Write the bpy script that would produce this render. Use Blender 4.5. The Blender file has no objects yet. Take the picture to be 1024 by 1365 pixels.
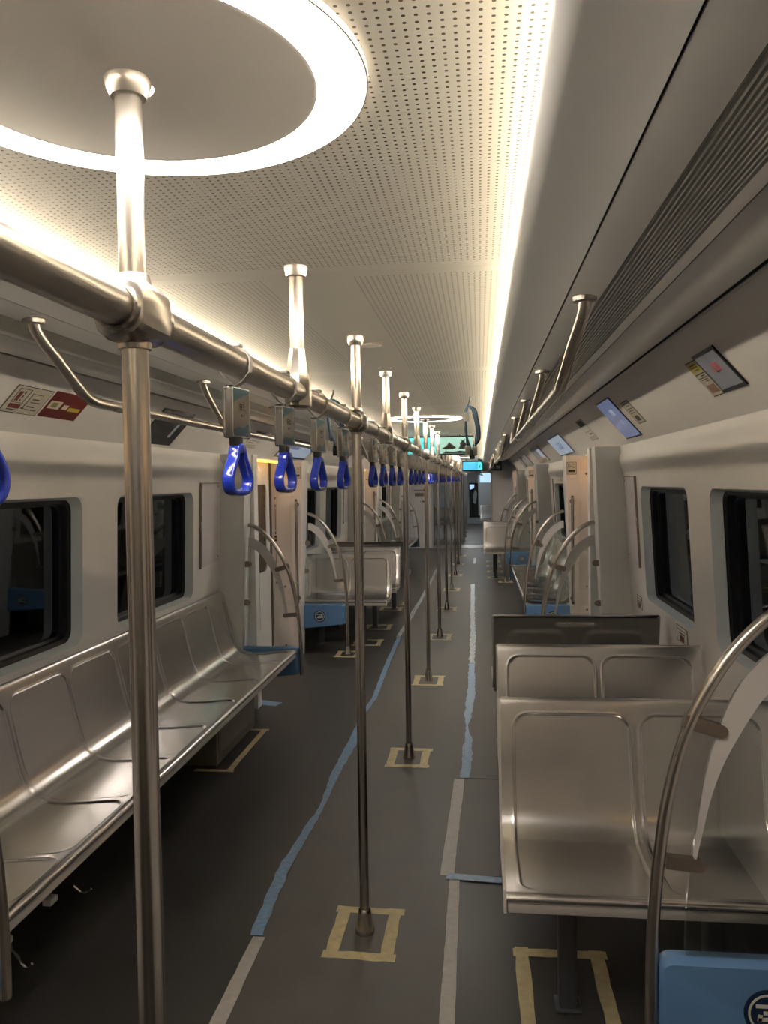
import bpy, bmesh, math, random
from mathutils import Vector, Matrix, noise
random.seed(7)
SC = bpy.context.scene
COL = SC.collection
PI = math.pi
XC = -0.427          # train centre line (X right, Y along the car, Z up); the camera stands at X=0, Y=0
# ------------------------------------------------------------------ camera
YAW, PITCH, ROLL, F, CAMZ = 0.11704, -0.03629, -0.01531, 1085.13, 1.62
d = Vector((-math.sin(YAW)*math.cos(PITCH), math.cos(YAW)*math.cos(PITCH), math.sin(PITCH)))
r = Vector((math.cos(YAW), math.sin(YAW), 0)); u = r.cross(d)
r2 = r*math.cos(ROLL)+u*math.sin(ROLL); u2 = -r*math.sin(ROLL)+u*math.cos(ROLL)
cam = bpy.data.objects.new('camera', bpy.data.cameras.new('camera')); COL.objects.link(cam)
M = Matrix((r2, u2, -d)).transposed().to_4x4(); M.translation = Vector((0, 0, CAMZ))
cam.matrix_world = M
cam.data.sensor_fit = 'HORIZONTAL'; cam.data.sensor_width = 36; cam.data.lens = F/1024*36
cam.data.clip_start = 0.02; cam.data.clip_end = 200
SC.camera = cam
# ------------------------------------------------------------------ world, exposure
W = bpy.data.worlds.new('night'); SC.world = W; W.use_nodes = True
W.node_tree.nodes['Background'].inputs[0].default_value = (.012, .016, .022, 1)
W.node_tree.nodes['Background'].inputs[1].default_value = 1
SC.view_settings.view_transform = 'Standard'; SC.view_settings.look = 'None'
SC.view_settings.gamma = 1; SC.view_settings.use_curve_mapping = False
SC.view_settings.exposure = 2.95
SC.cycles.max_bounces = 14; SC.cycles.diffuse_bounces = 9; SC.cycles.glossy_bounces = 6; SC.cycles.transparent_max_bounces = 16
SC.cycles.sample_clamp_indirect = 6
RING_L, COVE_L = 6.0, 4.7
RING_C, COVE_C = (1, .92, .85), (1, .875, .69)
# ------------------------------------------------------------------ materials
MATS = {}
def mat(name, col=(.8, .8, .8), rough=.5, metal=0., emit=None, es=0., bump=None, spec=.5, coat=0., aniso=0., alpha=1.):
    m = bpy.data.materials.new(name); m.use_nodes = True; nt = m.node_tree
    b = nt.nodes['Principled BSDF']
    b.inputs['Base Color'].default_value = (*col, 1); b.inputs['Roughness'].default_value = rough
    b.inputs['Metallic'].default_value = metal; b.inputs['Specular IOR Level'].default_value = spec
    b.inputs['Coat Weight'].default_value = coat; b.inputs['Anisotropic'].default_value = aniso
    if emit: b.inputs['Emission Color'].default_value = (*emit, 1); b.inputs['Emission Strength'].default_value = es
    if bump:   # (scale vec, noise scale, strength, colour variation, roughness variation)
        sc, ns, st, cv, rv = bump
        tc = nt.nodes.new('ShaderNodeTexCoord'); mp = nt.nodes.new('ShaderNodeMapping'); mp.inputs['Scale'].default_value = sc
        n = nt.nodes.new('ShaderNodeTexNoise'); n.inputs['Scale'].default_value = ns; n.inputs['Detail'].default_value = 4
        nt.links.new(tc.outputs['Object'], mp.inputs[0]); nt.links.new(mp.outputs[0], n.inputs['Vector'])
        if st:
            bp = nt.nodes.new('ShaderNodeBump'); bp.inputs['Strength'].default_value = st; bp.inputs['Distance'].default_value = .002
            nt.links.new(n.outputs['Fac'], bp.inputs['Height']); nt.links.new(bp.outputs[0], b.inputs['Normal'])
        if cv:
            mr = nt.nodes.new('ShaderNodeMapRange'); mr.inputs['To Min'].default_value = 1-cv; mr.inputs['To Max'].default_value = 1+cv
            mr.inputs['From Min'].default_value = .3; mr.inputs['From Max'].default_value = .7
            mx = nt.nodes.new('ShaderNodeMix'); mx.data_type = 'RGBA'; mx.blend_type = 'MULTIPLY'; mx.inputs['Factor'].default_value = 1
            mx.inputs[6].default_value = (*col, 1)
            nt.links.new(n.outputs['Fac'], mr.inputs[0]); nt.links.new(mr.outputs[0], mx.inputs[7]); nt.links.new(mx.outputs[2], b.inputs['Base Color'])
        if rv:
            mr = nt.nodes.new('ShaderNodeMapRange'); mr.inputs['To Min'].default_value = rough-rv; mr.inputs['To Max'].default_value = rough+rv
            nt.links.new(n.outputs['Fac'], mr.inputs[0]); nt.links.new(mr.outputs[0], b.inputs['Roughness'])
    MATS[name] = m
    return m
mat('seat_steel', (.68, .66, .645), .235, 1)
mat('pole_steel', (.53, .49, .44), .27, 1)
mat('rail_steel', (.53, .49, .44), .28, 1)
mat('clamp_steel', (.30, .25, .21), .42, .85)
mat('chrome', (.75, .72, .68), .15, 1)
mat('flange_steel', (.40, .37, .34), .35, 1)
mat('wall_white', (.80, .775, .76), .42, bump=((1, 1, 1), 3, .0, .02, .04))
mat('wall_pink', (.78, .70, .65), .42)
mat('pillar_grey', (.67, .675, .66), .38)
mat('panel_lilac', (.66, .62, .65), .4)
mat('side_panel', (.78, .785, .785), .30, .0, bump=((1, .2, 1), 4, .02, .02, .04), coat=.15)
mat('light_panel', (.76, .74, .73), .42, bump=((1, 1, 1), 2, 0, .02, .03))
mat('grille_grey', (.52, .53, .50), .30, .2)
mat('bead_steel', (.62, .60, .57), .32, .7)
mat('seam_black', (.012, .012, .012), .6)
mat('recess_grey', (.60, .645, .67), .5)
mat('black_rubber', (.010, .010, .011), .35)
mat('ceiling_disc', (.60, .575, .55), .5)
mat('plain_ceiling', (.82, .80, .75), .4)
mat('heater_grey', (.22, .20, .18), .45)
mat('leg_grey', (.085, .088, .10), .42, .2)
mat('back_dark', (.28, .27, .25), .33, .3)
mat('side_light', (.58, .55, .51), .4, .2)
mat('blue_panel', (.125, .265, .50), .38, coat=.1)
mat('navy', (.008, .03, .075), .4)
mat('logo_white', (.66, .68, .62), .5)
mat('strap_blue', (.012, .035, .37), .16, coat=.6)
mat('strap_band', (.36, .33, .29), .45)
mat('black_plastic', (.015, .015, .016), .4)
mat('white_plastic', (.72, .70, .66), .4)
mat('masking_tape', (.56, .48, .27), .55, bump=((1, 1, 1), 30, .3, .15, .05))
mat('blue_tape', (.19, .33, .52), .35, bump=((1, 1, 1), 45, .8, .22, .1))
mat('pale_tape', (.55, .62, .68), .25, bump=((1, 1, 1), 60, 1., .3, .1))
mat('grey_tape', (.46, .44, .41), .45, bump=((1, 1, 1), 35, .35, .10, .05))
mat('floor_dark', (.052, .050, .047), .40, bump=((1, 1, 1), 3, .0, .14, .06), spec=.45)
mat('mat_grey', (.112, .107, .098), .46, bump=((1, 1, 1), 5, .15, .10, .06), spec=.4)
mat('metal_strip', (.5, .48, .44), .35, .8)
mat('dark_void', (.01, .01, .01), .7)
mat('frost_white', (.62, .60, .58), .4)
mat('sign_paper', (.55, .52, .44), .5)
mat('sign_red', (.17, .02, .018), .5)
mat('sign_ink', (.03, .025, .02), .5)
mat('sign_yellow', (.50, .42, .05), .5)
mat('sign_brown', (.28, .15, .11), .5)
mat('sign_green', (.22, .25, .08), .5)
mat('screen_glass', (.012, .013, .015), .12)
mat('screen_off', (.10, .095, .095), .15, emit=(.30, .28, .28), es=0.03)
mat('screen_red', (.12, .03, .03), .2, emit=(.4, .12, .11), es=0.04)
mat('screen_blue', (.02, .03, .06), .15, emit=(.20, .24, .42), es=0.06)
mat('screen_pale', (.02, .03, .06), .2, emit=(.36, .42, .50), es=0.085)
mat('screen_cyan', (.02, .1, .12), .2, emit=(.10, .72, .72), es=0.15)
mat('screen_cyan2', (.02, .1, .12), .2, emit=(.04, .42, .48), es=0.14)
mat('screen_sky', (.02, .1, .12), .2, emit=(.05, .50, .80), es=0.15)
mat('screen_mint', (.02, .1, .12), .2, emit=(.42, .66, .50), es=0.12)
mat('screen_ink', (.01, .012, .012), .3)
mat('lamp_orange', (.6, .3, .05), .3, emit=(1, .50, .06), es=.45)
mat('ring_glow', (.8, .8, .8), .4, emit=RING_C, es=RING_L)
mat('cove_glow', (.8, .8, .8), .4, emit=COVE_C, es=COVE_L)
mat('depot_window', (.1, .2, .25), .4, emit=(.25, .75, .85), es=0.833)
mat('depot_blue', (.1, .2, .3), .4, emit=(.5, .66, .9), es=14)
mat('depot_dim', (.1, .15, .3), .4, emit=(.25, .35, .8), es=.15)
mat('gangway_light', (.3, .5, .7), .4, emit=(.36, .52, .72), es=0.16)
mat('next_car_glow', (.7, .7, .7), .4, emit=(.9, .93, .95), es=.9)
mat('cable_black', (.012, .012, .014), .4)
mat('cable_blue', (.05, .13, .24), .35)
mat('connector', (.42, .42, .38), .4)
mat('card_sky', (.22, .42, .55), .4)
mat('card_white', (.62, .58, .54), .4)
mat('depot_wall', (.16, .17, .18), .8)
mat('gang_grey', (.36, .38, .39), .5)

def glassy(name, tint, gl, rough=.03, f=.12):
    m = bpy.data.materials.new(name); m.use_nodes = True; nt = m.node_tree; nt.nodes.clear()
    o = nt.nodes.new('ShaderNodeOutputMaterial'); t = nt.nodes.new('ShaderNodeBsdfTransparent'); g = nt.nodes.new('ShaderNodeBsdfGlossy')
    t.inputs[0].default_value = (*tint, 1); g.inputs[0].default_value = (*gl, 1); g.inputs['Roughness'].default_value = rough
    mx = nt.nodes.new('ShaderNodeMixShader'); fr = nt.nodes.new('ShaderNodeFresnel'); fr.inputs[0].default_value = 1.5
    ad = nt.nodes.new('ShaderNodeMath'); ad.operation = 'MULTIPLY_ADD'; ad.inputs[1].default_value = 1.0; ad.inputs[2].default_value = f-.04; ad.use_clamp = True
    nt.links.new(fr.outputs[0], ad.inputs[0]); nt.links.new(ad.outputs[0], mx.inputs[0])
    nt.links.new(t.outputs[0], mx.inputs[1]); nt.links.new(g.outputs[0], mx.inputs[2]); nt.links.new(mx.outputs[0], o.inputs[0])
    MATS[name] = m
    return m
glassy('window_glass', (.42, .46, .48), (.8, .85, .9), .02, .07)
glassy('door_glass', (.30, .27, .25), (.9, .85, .8), .08, .10)
glassy('clear_glass', (.93, .95, .94), (1, 1, 1), .02, .045)
glassy('clear_case', (.93, .93, .92), (1, 1, 1), .05, .06)
glassy('plastic_film', (.97, .97, .96), (1, 1, .98), .10, .03)

def perforated():
    """cream ceiling sheet punched with a square grid of small holes"""
    m = bpy.data.materials.new('perforated_sheet'); m.use_nodes = True; nt = m.node_tree; b = nt.nodes['Principled BSDF']
    b.inputs['Roughness'].default_value = .42
    tc = nt.nodes.new('ShaderNodeTexCoord'); sx = nt.nodes.new('ShaderNodeSeparateXYZ'); nt.links.new(tc.outputs['Object'], sx.inputs[0])
    def mt(op, a, bb=None, c=None):
        n = nt.nodes.new('ShaderNodeMath'); n.operation = op
        for i, v in enumerate((a, bb, c)):
            if v is None: continue
            if isinstance(v, (int, float)): n.inputs[i].default_value = v
            else: nt.links.new(v, n.inputs[i])
        return n.outputs[0]
    P = .0142
    fx = mt('SUBTRACT', mt('FRACT', mt('MULTIPLY', sx.outputs[0], 1/P)), .5); fy = mt('SUBTRACT', mt('FRACT', mt('MULTIPLY', sx.outputs[1], 1/P)), .5)
    dd = mt('SQRT', mt('ADD', mt('MULTIPLY', fx, fx), mt('MULTIPLY', fy, fy)))
    hole = mt('LESS_THAN', dd, .17)
    # plain margins at the sheet joints (every 1.80 m) and a plain band along the middle past the first sheet
    yy = mt('FRACT', mt('DIVIDE', mt('ADD', sx.outputs[1], -1.983+18), 1.8))
    marg = mt('MULTIPLY', mt('GREATER_THAN', yy, .028), mt('LESS_THAN', yy, .972))
    band = mt('MAXIMUM', mt('GREATER_THAN', mt('ABSOLUTE', mt('ADD', sx.outputs[0], -XC)), .11), mt('LESS_THAN', sx.outputs[1], 1.95))
    hole = mt('MULTIPLY', hole, mt('MULTIPLY', marg, band))
    mx = nt.nodes.new('ShaderNodeMix'); mx.data_type = 'RGBA'; nt.links.new(hole, mx.inputs['Factor'])
    mx.inputs[6].default_value = (.78, .76, .71, 1); mx.inputs[7].default_value = (.13, .115, .09, 1)
    nt.links.new(mx.outputs[2], b.inputs['Base Color'])
    MATS['perforated_sheet'] = m
perforated()

# ------------------------------------------------------------------ mesh helpers
class MB:
    def __init__(s): s.v = []; s.f = []; s.m = []; s.mats = []; s.cur = 0
    def use(s, name):
        if name not in s.mats: s.mats.append(name)
        s.cur = s.mats.index(name); return s
    def add(s, vs, fs):
        o = len(s.v); s.v += [tuple(p) for p in vs]; s.f += [tuple(i+o for i in f) for f in fs]; s.m += [s.cur]*len(fs); return s
    def box(s, x0, x1, y0, y1, z0, z1, c=0.):
        x0, x1 = sorted((x0, x1)); y0, y1 = sorted((y0, y1)); z0, z1 = sorted((z0, z1))
        if c <= 0:
            vs = [(x, y, z) for x in (x0, x1) for y in (y0, y1) for z in (z0, z1)]
            return s.add(vs, [(0, 1, 3, 2), (4, 6, 7, 5), (0, 4, 5, 1), (2, 3, 7, 6), (0, 2, 6, 4), (1, 5, 7, 3)])
        bm = bmesh.new(); bmesh.ops.create_cube(bm, size=1)
        for v in bm.verts: v.co = Vector(((x0+x1)/2+v.co.x*(x1-x0), (y0+y1)/2+v.co.y*(y1-y0), (z0+z1)/2+v.co.z*(z1-z0)))
        bmesh.ops.bevel(bm, geom=bm.edges[:], offset=c, segments=s.seg if hasattr(s, 'seg') else 2, profile=.5, affect='EDGES')
        bm.verts.ensure_lookup_table()
        s.add([v.co[:] for v in bm.verts], [[v.index for v in f.verts] for f in bm.faces]); bm.free(); return s
    def tube(s, pts, rad, n=14, closed=False, caps=True, flat=None):
        """sweep a round (or flat=(w,t) rounded-rectangular) section along pts"""
        P = [Vector(p) for p in pts]; N = len(P)
        rads = rad if isinstance(rad, (list, tuple)) else [rad]*N
        T = []
        for i in range(N):
            a = P[(i-1) % N] if (closed or i > 0) else P[i]; b = P[(i+1) % N] if (closed or i < N-1) else P[i]
            T.append((b-a).normalized())
        ref = Vector((0, 0, 1)) if abs(T[0].z) < .9 else Vector((1, 0, 0))
        if flat and len(flat) > 2: ref = Vector(flat[2])
        U = (ref - T[0]*ref.dot(T[0])).normalized(); vs = []
        for i in range(N):
            U = (U - T[i]*U.dot(T[i])).normalized()
            if flat and len(flat) > 2: U = (Vector(flat[2]) - T[i]*Vector(flat[2]).dot(T[i])).normalized()
            V = T[i].cross(U)
            for k in range(n):
                a = 2*PI*k/n; ca, sa = math.cos(a), math.sin(a)
                if flat:
                    e = .45; ca2 = math.copysign(abs(ca)**e, ca); sa2 = math.copysign(abs(sa)**e, sa)
                    vs.append(P[i]+U*ca2*flat[0]*rads[i]+V*sa2*flat[1]*rads[i])
                else: vs.append(P[i]+(U*ca+V*sa)*rads[i])
        fs = []
        for i in range(N if closed else N-1):
            j = (i+1) % N
            for k in range(n): fs.append((i*n+k, i*n+(k+1) % n, j*n+(k+1) % n, j*n+k))
        if caps and not closed: fs.append(tuple(range(n))[::-1]); fs.append(tuple(range((N-1)*n, N*n)))
        return s.add(vs, fs)
    def lathe(s, prof, cx=0, cy=0, n=28, ax='z', cz=0):
        vs = []; N = len(prof)
        for (rr, z) in prof:
            for k in range(n):
                a = 2*PI*k/n
                if ax == 'z': vs.append((cx+rr*math.cos(a), cy+rr*math.sin(a), cz+z))
                elif ax == 'y': vs.append((cx+rr*math.cos(a), cy+z, cz+rr*math.sin(a)))
                else: vs.append((cx+z, cy+rr*math.cos(a), cz+rr*math.sin(a)))
        fs = [(i*n+k, i*n+(k+1) % n, (i+1)*n+(k+1) % n, (i+1)*n+k) for i in range(N-1) for k in range(n)]
        if prof[0][0] > 1e-5: fs.append(tuple(range(n))[::-1])
        if prof[-1][0] > 1e-5: fs.append(tuple(range((N-1)*n, N*n)))
        return s.add(vs, fs)
    def prism(s, outline, fn, t0, t1):
        """outline [(a,b)], fn(a,b,t)->xyz, extruded between t0 and t1"""
        n = len(outline); vs = [fn(a, b, t0) for a, b in outline]+[fn(a, b, t1) for a, b in outline]
        fs = [tuple(range(n))[::-1], tuple(range(n, 2*n))]+[(i, (i+1) % n, n+(i+1) % n, n+i) for i in range(n)]
        return s.add(vs, fs)
    def strip(s, A, B, fn, t0, t1):
        """band between polylines A and B (same length), extruded"""
        n = len(A); vs = [fn(*p, t0) for p in A]+[fn(*p, t0) for p in B]+[fn(*p, t1) for p in A]+[fn(*p, t1) for p in B]; fs = []
        for i in range(n-1):
            fs += [(i, i+1, n+i+1, n+i), (2*n+i, 3*n+i, 3*n+i+1, 2*n+i+1), (i, 2*n+i, 2*n+i+1, i+1), (n+i, n+i+1, 3*n+i+1, 3*n+i)]
        fs += [(0, n, 3*n, 2*n), (n-1, 3*n-1, 4*n-1, 2*n-1)]
        return s.add(vs, fs)
    def build(s, name, m=None, parent=None, loc=None, smooth=35):
        me = bpy.data.meshes.new(name); me.from_pydata(s.v, [], s.f)
        names = s.mats if (s.mats and m is None) else ([m] if not s.mats else s.mats)
        for k in names: me.materials.append(MATS[k])
        if len(names) > 1:
            me.polygons.foreach_set('material_index', s.m)
        bm = bmesh.new(); bm.from_mesh(me); bmesh.ops.remove_doubles(bm, verts=bm.verts, dist=1e-6)
        bmesh.ops.recalc_face_normals(bm, faces=bm.faces); bm.to_mesh(me); bm.free()
        if smooth:
            me.polygons.foreach_set('use_smooth', [True]*len(me.polygons)); me.set_sharp_from_angle(angle=math.radians(smooth))
        o = bpy.data.objects.new(name, me); COL.objects.link(o)
        if parent: o.parent = parent
        if loc: o.location = loc
        return o
def tag(o, label, cat, group=None):
    o['label'] = label; o['category'] = cat
    if group: o['group'] = group
    return o
def thing(name, label, cat, loc=(0, 0, 0), rz=0, group=None):
    o = bpy.data.objects.new(name, None); COL.objects.link(o); o.location = loc; o.rotation_euler = (0, 0, rz); o.empty_display_size = .1
    return tag(o, label, cat, group)
def struct(o): o['kind'] = 'structure'; return o
def dup(root, loc=None, label=None, rz=None):
    c = root.copy(); COL.objects.link(c)
    if loc is not None: c.location = loc
    if rz is not None: c.rotation_euler = (0, 0, rz)
    if label: c['label'] = label
    for ch in list(root.children):
        e = ch.copy(); COL.objects.link(e); e.parent = c
        for g in list(ch.children):
            h = g.copy(); COL.objects.link(h); h.parent = e
    return c
def smoothpath(P, sub=8, closed=False):
    P = [Vector(p) for p in P]; n = len(P); out = []
    rng = range(n if closed else n-1)
    for i in rng:
        g = lambda k: P[k % n] if closed else P[min(max(k, 0), n-1)]
        p0, p1, p2, p3 = g(i-1), g(i), g(i+1), g(i+2)
        for k in range(sub):
            t = k/sub
            out.append(.5*((2*p1)+(p2-p0)*t+(2*p0-5*p1+4*p2-p3)*t*t+(3*p1-p0-3*p2+p3)*t**3))
    if not closed: out.append(P[-1])
    return out
def rrect(y0, y1, z0, z1, rr, k=6):
    """rounded rectangle outline, counter-clockwise from the low/low corner's arc"""
    out = []
    for cx, cz, a0 in ((y0+rr, z0+rr, PI), (y1-rr, z0+rr, 1.5*PI), (y1-rr, z1-rr, 0), (y0+rr, z1-rr, .5*PI)):
        for i in range(k+1):
            a = a0+(PI/2)*i/k; out.append((cx+rr*math.cos(a), cz+rr*math.sin(a)))
    return out
# ------------------------------------------------------------------ car cross-section
RS, LS = 1, -1
# (h from centre line, z) of the wall for each side
WALLP = {1: [(1.347, 1.836), (1.352, 1.79), (1.338, 1.765), (1.345, 1.70), (1.362, 1.672), (1.370, 1.640), (1.415, .80), (1.425, .60), (1.425, 0)],
         -1: [(1.363, 1.836), (1.360, 1.79), (1.342, 1.765), (1.345, 1.70), (1.360, 1.672), (1.366, 1.640), (1.390, .80), (1.395, .60), (1.395, 0)]}
def X(side, h): return XC+side*h
def wh(side, z):
    a, b = (1.370, 1.415) if side == 1 else (1.366, 1.390)
    return a+(1.640-z)/(1.64-.80)*(b-a)
CZ = 2.135
Y0, Y1 = -3.6, 19.85
BAY = 5.58
def bays(): return [1.98+BAY*k for k in (-1, 0, 1, 2)]      # start of each window bay; it is 3.52 long, then a 2.06 door bay
# floor
b = MB(); b.box(XC-1.6, XC+1.6, Y0-.1, Y1, -.06, 0); struct(b.build('floor', 'floor_dark'))
# ceiling sheets
b = MB(); y = 1.983-1.8*4
while y < Y1:
    b.box(XC-.70, XC+.70, max(y+.0012, Y0), min(y+1.8-.0012, Y1), CZ, CZ+.012); y += 1.8
b.box(XC-.72, XC+.72, Y0, Y1, CZ+.013, CZ+.03)
struct(b.build('ceiling', 'perforated_sheet'))
# side ceiling panels, one structure object per strip and side
PROF = {1: dict(lip=(.5016, 2.078), k1=(.634, 2.047), k2=(.7085, 2.036), g=(.831, 2.062), th=(.882, 2.078), bead=(1.097, 2.119), bot=(1.347, 1.836)),
        -1: dict(lip=(.5016, 2.078), k1=(.634, 2.047), k2=(.7085, 2.036), g=(.845, 2.045), th=(.900, 2.052), bead=(1.137, 2.072), bot=(1.363, 1.836))}
def extr(b, side, pts, y0, y1, t=.008):
    """thin sheet following pts in the cross-section, thickened upward/outward"""
    A = [(h, z) for h, z in pts]; B = []
    for i, (h, z) in enumerate(A):
        p, q = A[max(i-1, 0)], A[min(i+1, len(A)-1)]; dx, dz = q[0]-p[0], q[1]-p[1]; L = math.hypot(dx, dz)
        B.append((h-dz/L*t, z+dx/L*t))
    b.strip(A, B, lambda h, z, y: (X(side, h), y, z), y0, y1)
n = 0
for side in (1, -1):
    P = PROF[side]; ye = 18.75 if side == 1 else Y1
    b = MB(); lip = P['lip']
    c1 = [(.566, 2.125), (.5616, 2.098), (.530, 2.090), (lip[0]+.004, 2.086), lip, (lip[0]+.006, 2.070), (.53, 2.066), (.56, 2.062), (.60, 2.055), (P['k1'][0]-.002, P['k1'][1])]
    extr(b, side, c1[3:], Y0, ye, .004)
    extr(b, side, [(P['k1'][0]+.002, P['k1'][1]), (.67, 2.040), (P['k2'][0]-.002, P['k2'][1])], Y0, ye, .006)
    th = P['th']; be = P['bead']
    extr(b, side, [th, (th[0]+.025, th[1]-.014), (th[0]+.07, th[1]-.013), (be[0]-.09, be[1]-.028), (be[0]-.045, be[1]-.010), (be[0]-.014, be[1]-.004)], Y0, ye, .006)
    extr(b, side, [(P['g'][0]+.003, P['g'][1]), (th[0]-.003, th[1])], Y0, ye, .006)
    n += 1; struct(b.build('trim_%d' % n, 'side_panel', smooth=50))
    # ribbed air grille
    b = MB(); g0, g1 = P['k2'], P['g']; NR = 11; pts = []
    for i in range(NR):
        for fr, dz in ((0, .006), (.35, .006), (.5, 0), (.9, 0)):
            t = (i+fr)/NR; pts.append((g0[0]+.003+(g1[0]-g0[0]-.006)*t, g0[1]+(g1[1]-g0[1])*t+dz))
    extr(b, side, pts, Y0, ye, .006)
    n += 1; struct(b.build('trim_%d' % n, 'grille_grey', smooth=20))
    # cove back, black backing above the joints, bead
    b = MB(); b.box(X(side, .715), X(side, .70), Y0, Y1, 2.085, CZ+.03); b.box(X(side, .5055), X(side, .715), Y0, ye, 2.084, 2.088)
    n += 1; struct(b.build('trim_%d' % n, 'plain_ceiling'))
    b = MB(); b.prism([(.60, 2.062), (.634, 2.056), (.7085, 2.047), (.84, 2.075), (.89, 2.088), (1.0, 2.105), (1.14, 2.135), (1.14, 2.2), (.72, 2.2), (.72, 2.083), (.60, 2.083)], lambda h, z, y: (X(side, h), y, z), Y0, ye)
    n += 1; struct(b.build('trim_%d' % n, 'seam_black', smooth=0))
    b = MB()
    b.tube([(X(side, be[0]+.002), Y0, be[1]-.007), (X(side, be[0]+.002), Y1, be[1]-.007)], .0045, 8)
    n += 1; struct(b.build('trim_%d' % n, 'bead_steel'))
    # sloping light-grey panel with joints at the door pillars
    b = MB(); js = [Y0]+sorted(sum([[q+3.60, q-.06] for q in bays()], []))+[Y1]; js = sorted(j for j in js if Y0 <= j <= Y1)
    for a, c in zip(js[:-1], js[1:]):
        if c-a < .05: continue
        extr(b, side, [(be[0]+.008, be[1]-.009), P['bot'], (P['bot'][0]+.004, P['bot'][1]-.006)], a+.0015, c-.0015, .01)
    n += 1; struct(b.build('trim_%d' % n, 'light_panel', smooth=60))
# hidden lamps strip in each cove: an LED profile lying on the ledge behind the lip
for side, nm in ((1, 'twin-seat'), (-1, 'long-bench')):
    t = thing('cove_light', 'continuous warm light strip hidden behind the ceiling edge, %s side' % nm, 'light strip', (X(side, .665), 8, 2.09))
    b = MB(); b.prism([(.5, -.001), (.024, -.001), (.024, .030)] if 0 else [(-.008, 0), (.024, 0), (.024, .036)], lambda h, z, y: (side*h, y, z), Y0-8+.05, Y1-8-.02)
    b.build('diffuser', 'cove_glow', t, smooth=0)
# unseen shell added above the side panels to stop outside light leaking in
for side in (1, -1):
    b = MB(); b.box(X(side, .70), X(side, 1.62), Y0, Y1, 2.2, 2.23); b.box(X(side, 1.58), X(side, 1.62), Y0, Y1, 1.80, 2.2); b.box(X(side, 1.37), X(side, 1.58), Y0, Y1, 1.872, 1.885)
    n += 1; struct(b.build('trim_%d' % n, 'dark_void', smooth=0))
# end walls behind the camera and at the far end
b = MB(); b.box(XC-1.6, XC+1.6, Y0-.1, Y0, 0, 2.3); struct(b.build('wall_back', 'wall_white'))
b = MB()
b.box(X(-1, 1.42), X(-1, .72), Y1, Y1+.12, 0, 2.3); b.box(X(1, .72), X(1, 1.45), Y1, Y1+.12, 0, 2.3); b.box(X(-1, .72), X(1, .72), Y1, Y1+.12, 1.83, 2.3)
struct(b.build('wall_end', 'wall_white'))
b = MB()
for h in (-.72, .72): b.box(X(1, h)-.02, X(1, h)+.02, Y1-.02, Y1+.14, 0, 1.85)
b.box(X(1, -.74), X(1, .74), Y1-.02, Y1+.14, 1.815, 1.845)
n += 1; struct(b.build('trim_%d' % n, 'side_light'))
# side walls
DOORH = 1.48
def wall_side(side, name):
    b = MB(); b.use('wall_white')
    P = WALLP[side]
    def fn(h, z, y): return (X(side, h), y, z)
    def sheet(pts, y0, y1):
        vs = [fn(h, z, y0) for h, z in pts]+[fn(h, z, y1) for h, z in pts]; k = len(pts)
        b.add(vs, [(i, i+1, k+i+1, k+i) for i in range(k-1)])
    up = P[:6]; lo = P[6:]
    for q in bays():
        ya, yb = max(q-.14, Y0), min(q+3.52+.1, Y1)
        sheet(up, ya, yb); sheet(lo, ya, yb)
        cells = [ya, q+1.72, q+3.10, yb]; wins = [(q+.45, q+1.54), (q+1.90, q+2.99)]
        for (c0, c1), (w0, w1) in zip(zip(cells[:2], cells[1:3]), wins):
            if c0 < Y0+.3 and w0 < Y0+.4: sheet([(wh(side, 1.64), 1.64), (wh(side, .8), .8)], c0, c1); continue
            op = rrect(w0, w1, .905, 1.575, .065, 6)
            corners = [(c0, .80), (c1, .80), (c1, 1.64), (c0, 1.64)]
            P2 = [(wh(side, z), z, y) for y, z in op]; CC = [(wh(side, z), z, y) for y, z in corners]
            N = len(P2); vs = [fn(*p) for p in P2]+[fn(*p) for p in CC]; fs = []
            for i in range(N):
                j = (i+1) % N; ci, cj = i//7, j//7
                if ci == cj: fs.append((i, j, N+ci))
                else: fs.append((i, j, N+cj, N+ci))
            b.add(vs, fs)
            # grey splayed reveal
            inn = rrect(w0+.012, w1-.012, .917, 1.563, .058, 6)
            vs = [fn(*p) for p in P2]+[fn(wh(side, z)+.05, z, y) for y, z in inn]
            b.use('recess_grey').add(vs, [(i, (i+1) % N, N+(i+1) % N, N+i) for i in range(N)]); b.use('wall_white')
        sheet([(wh(side, 1.64), 1.64), (wh(side, .8), .8)], cells[2], cells[3])
    # door bays: soffit, recessed wall, door opening
    for q in bays():
        d0 = q+3.52+.1; d1 = q+BAY-.14
        if d1 > Y1: d1 = Y1
        if d0 >= Y1: continue
        b.box(X(side, P[0][0]), X(side, DOORH+.02), d0-.02, d1+.02, 1.832, 1.87)
        b.box(X(side, P[0][0]), X(side, P[0][0])+side*.012, d0-.02, d1+.02, 1.822, 1.834)
    o = b.build(name, None, smooth=40); struct(o)
    return o
wall_side(1, 'wall_right'); wall_side(-1, 'wall_left')
for side, nm in ((1, 'underbench_shade_right'), (-1, 'underbench_shade_left')):  # near-black panels standing in for the deep shade under the benches
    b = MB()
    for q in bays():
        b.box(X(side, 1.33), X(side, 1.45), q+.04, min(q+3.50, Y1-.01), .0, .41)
    struct(b.build(nm, 'dark_void', smooth=0))
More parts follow.
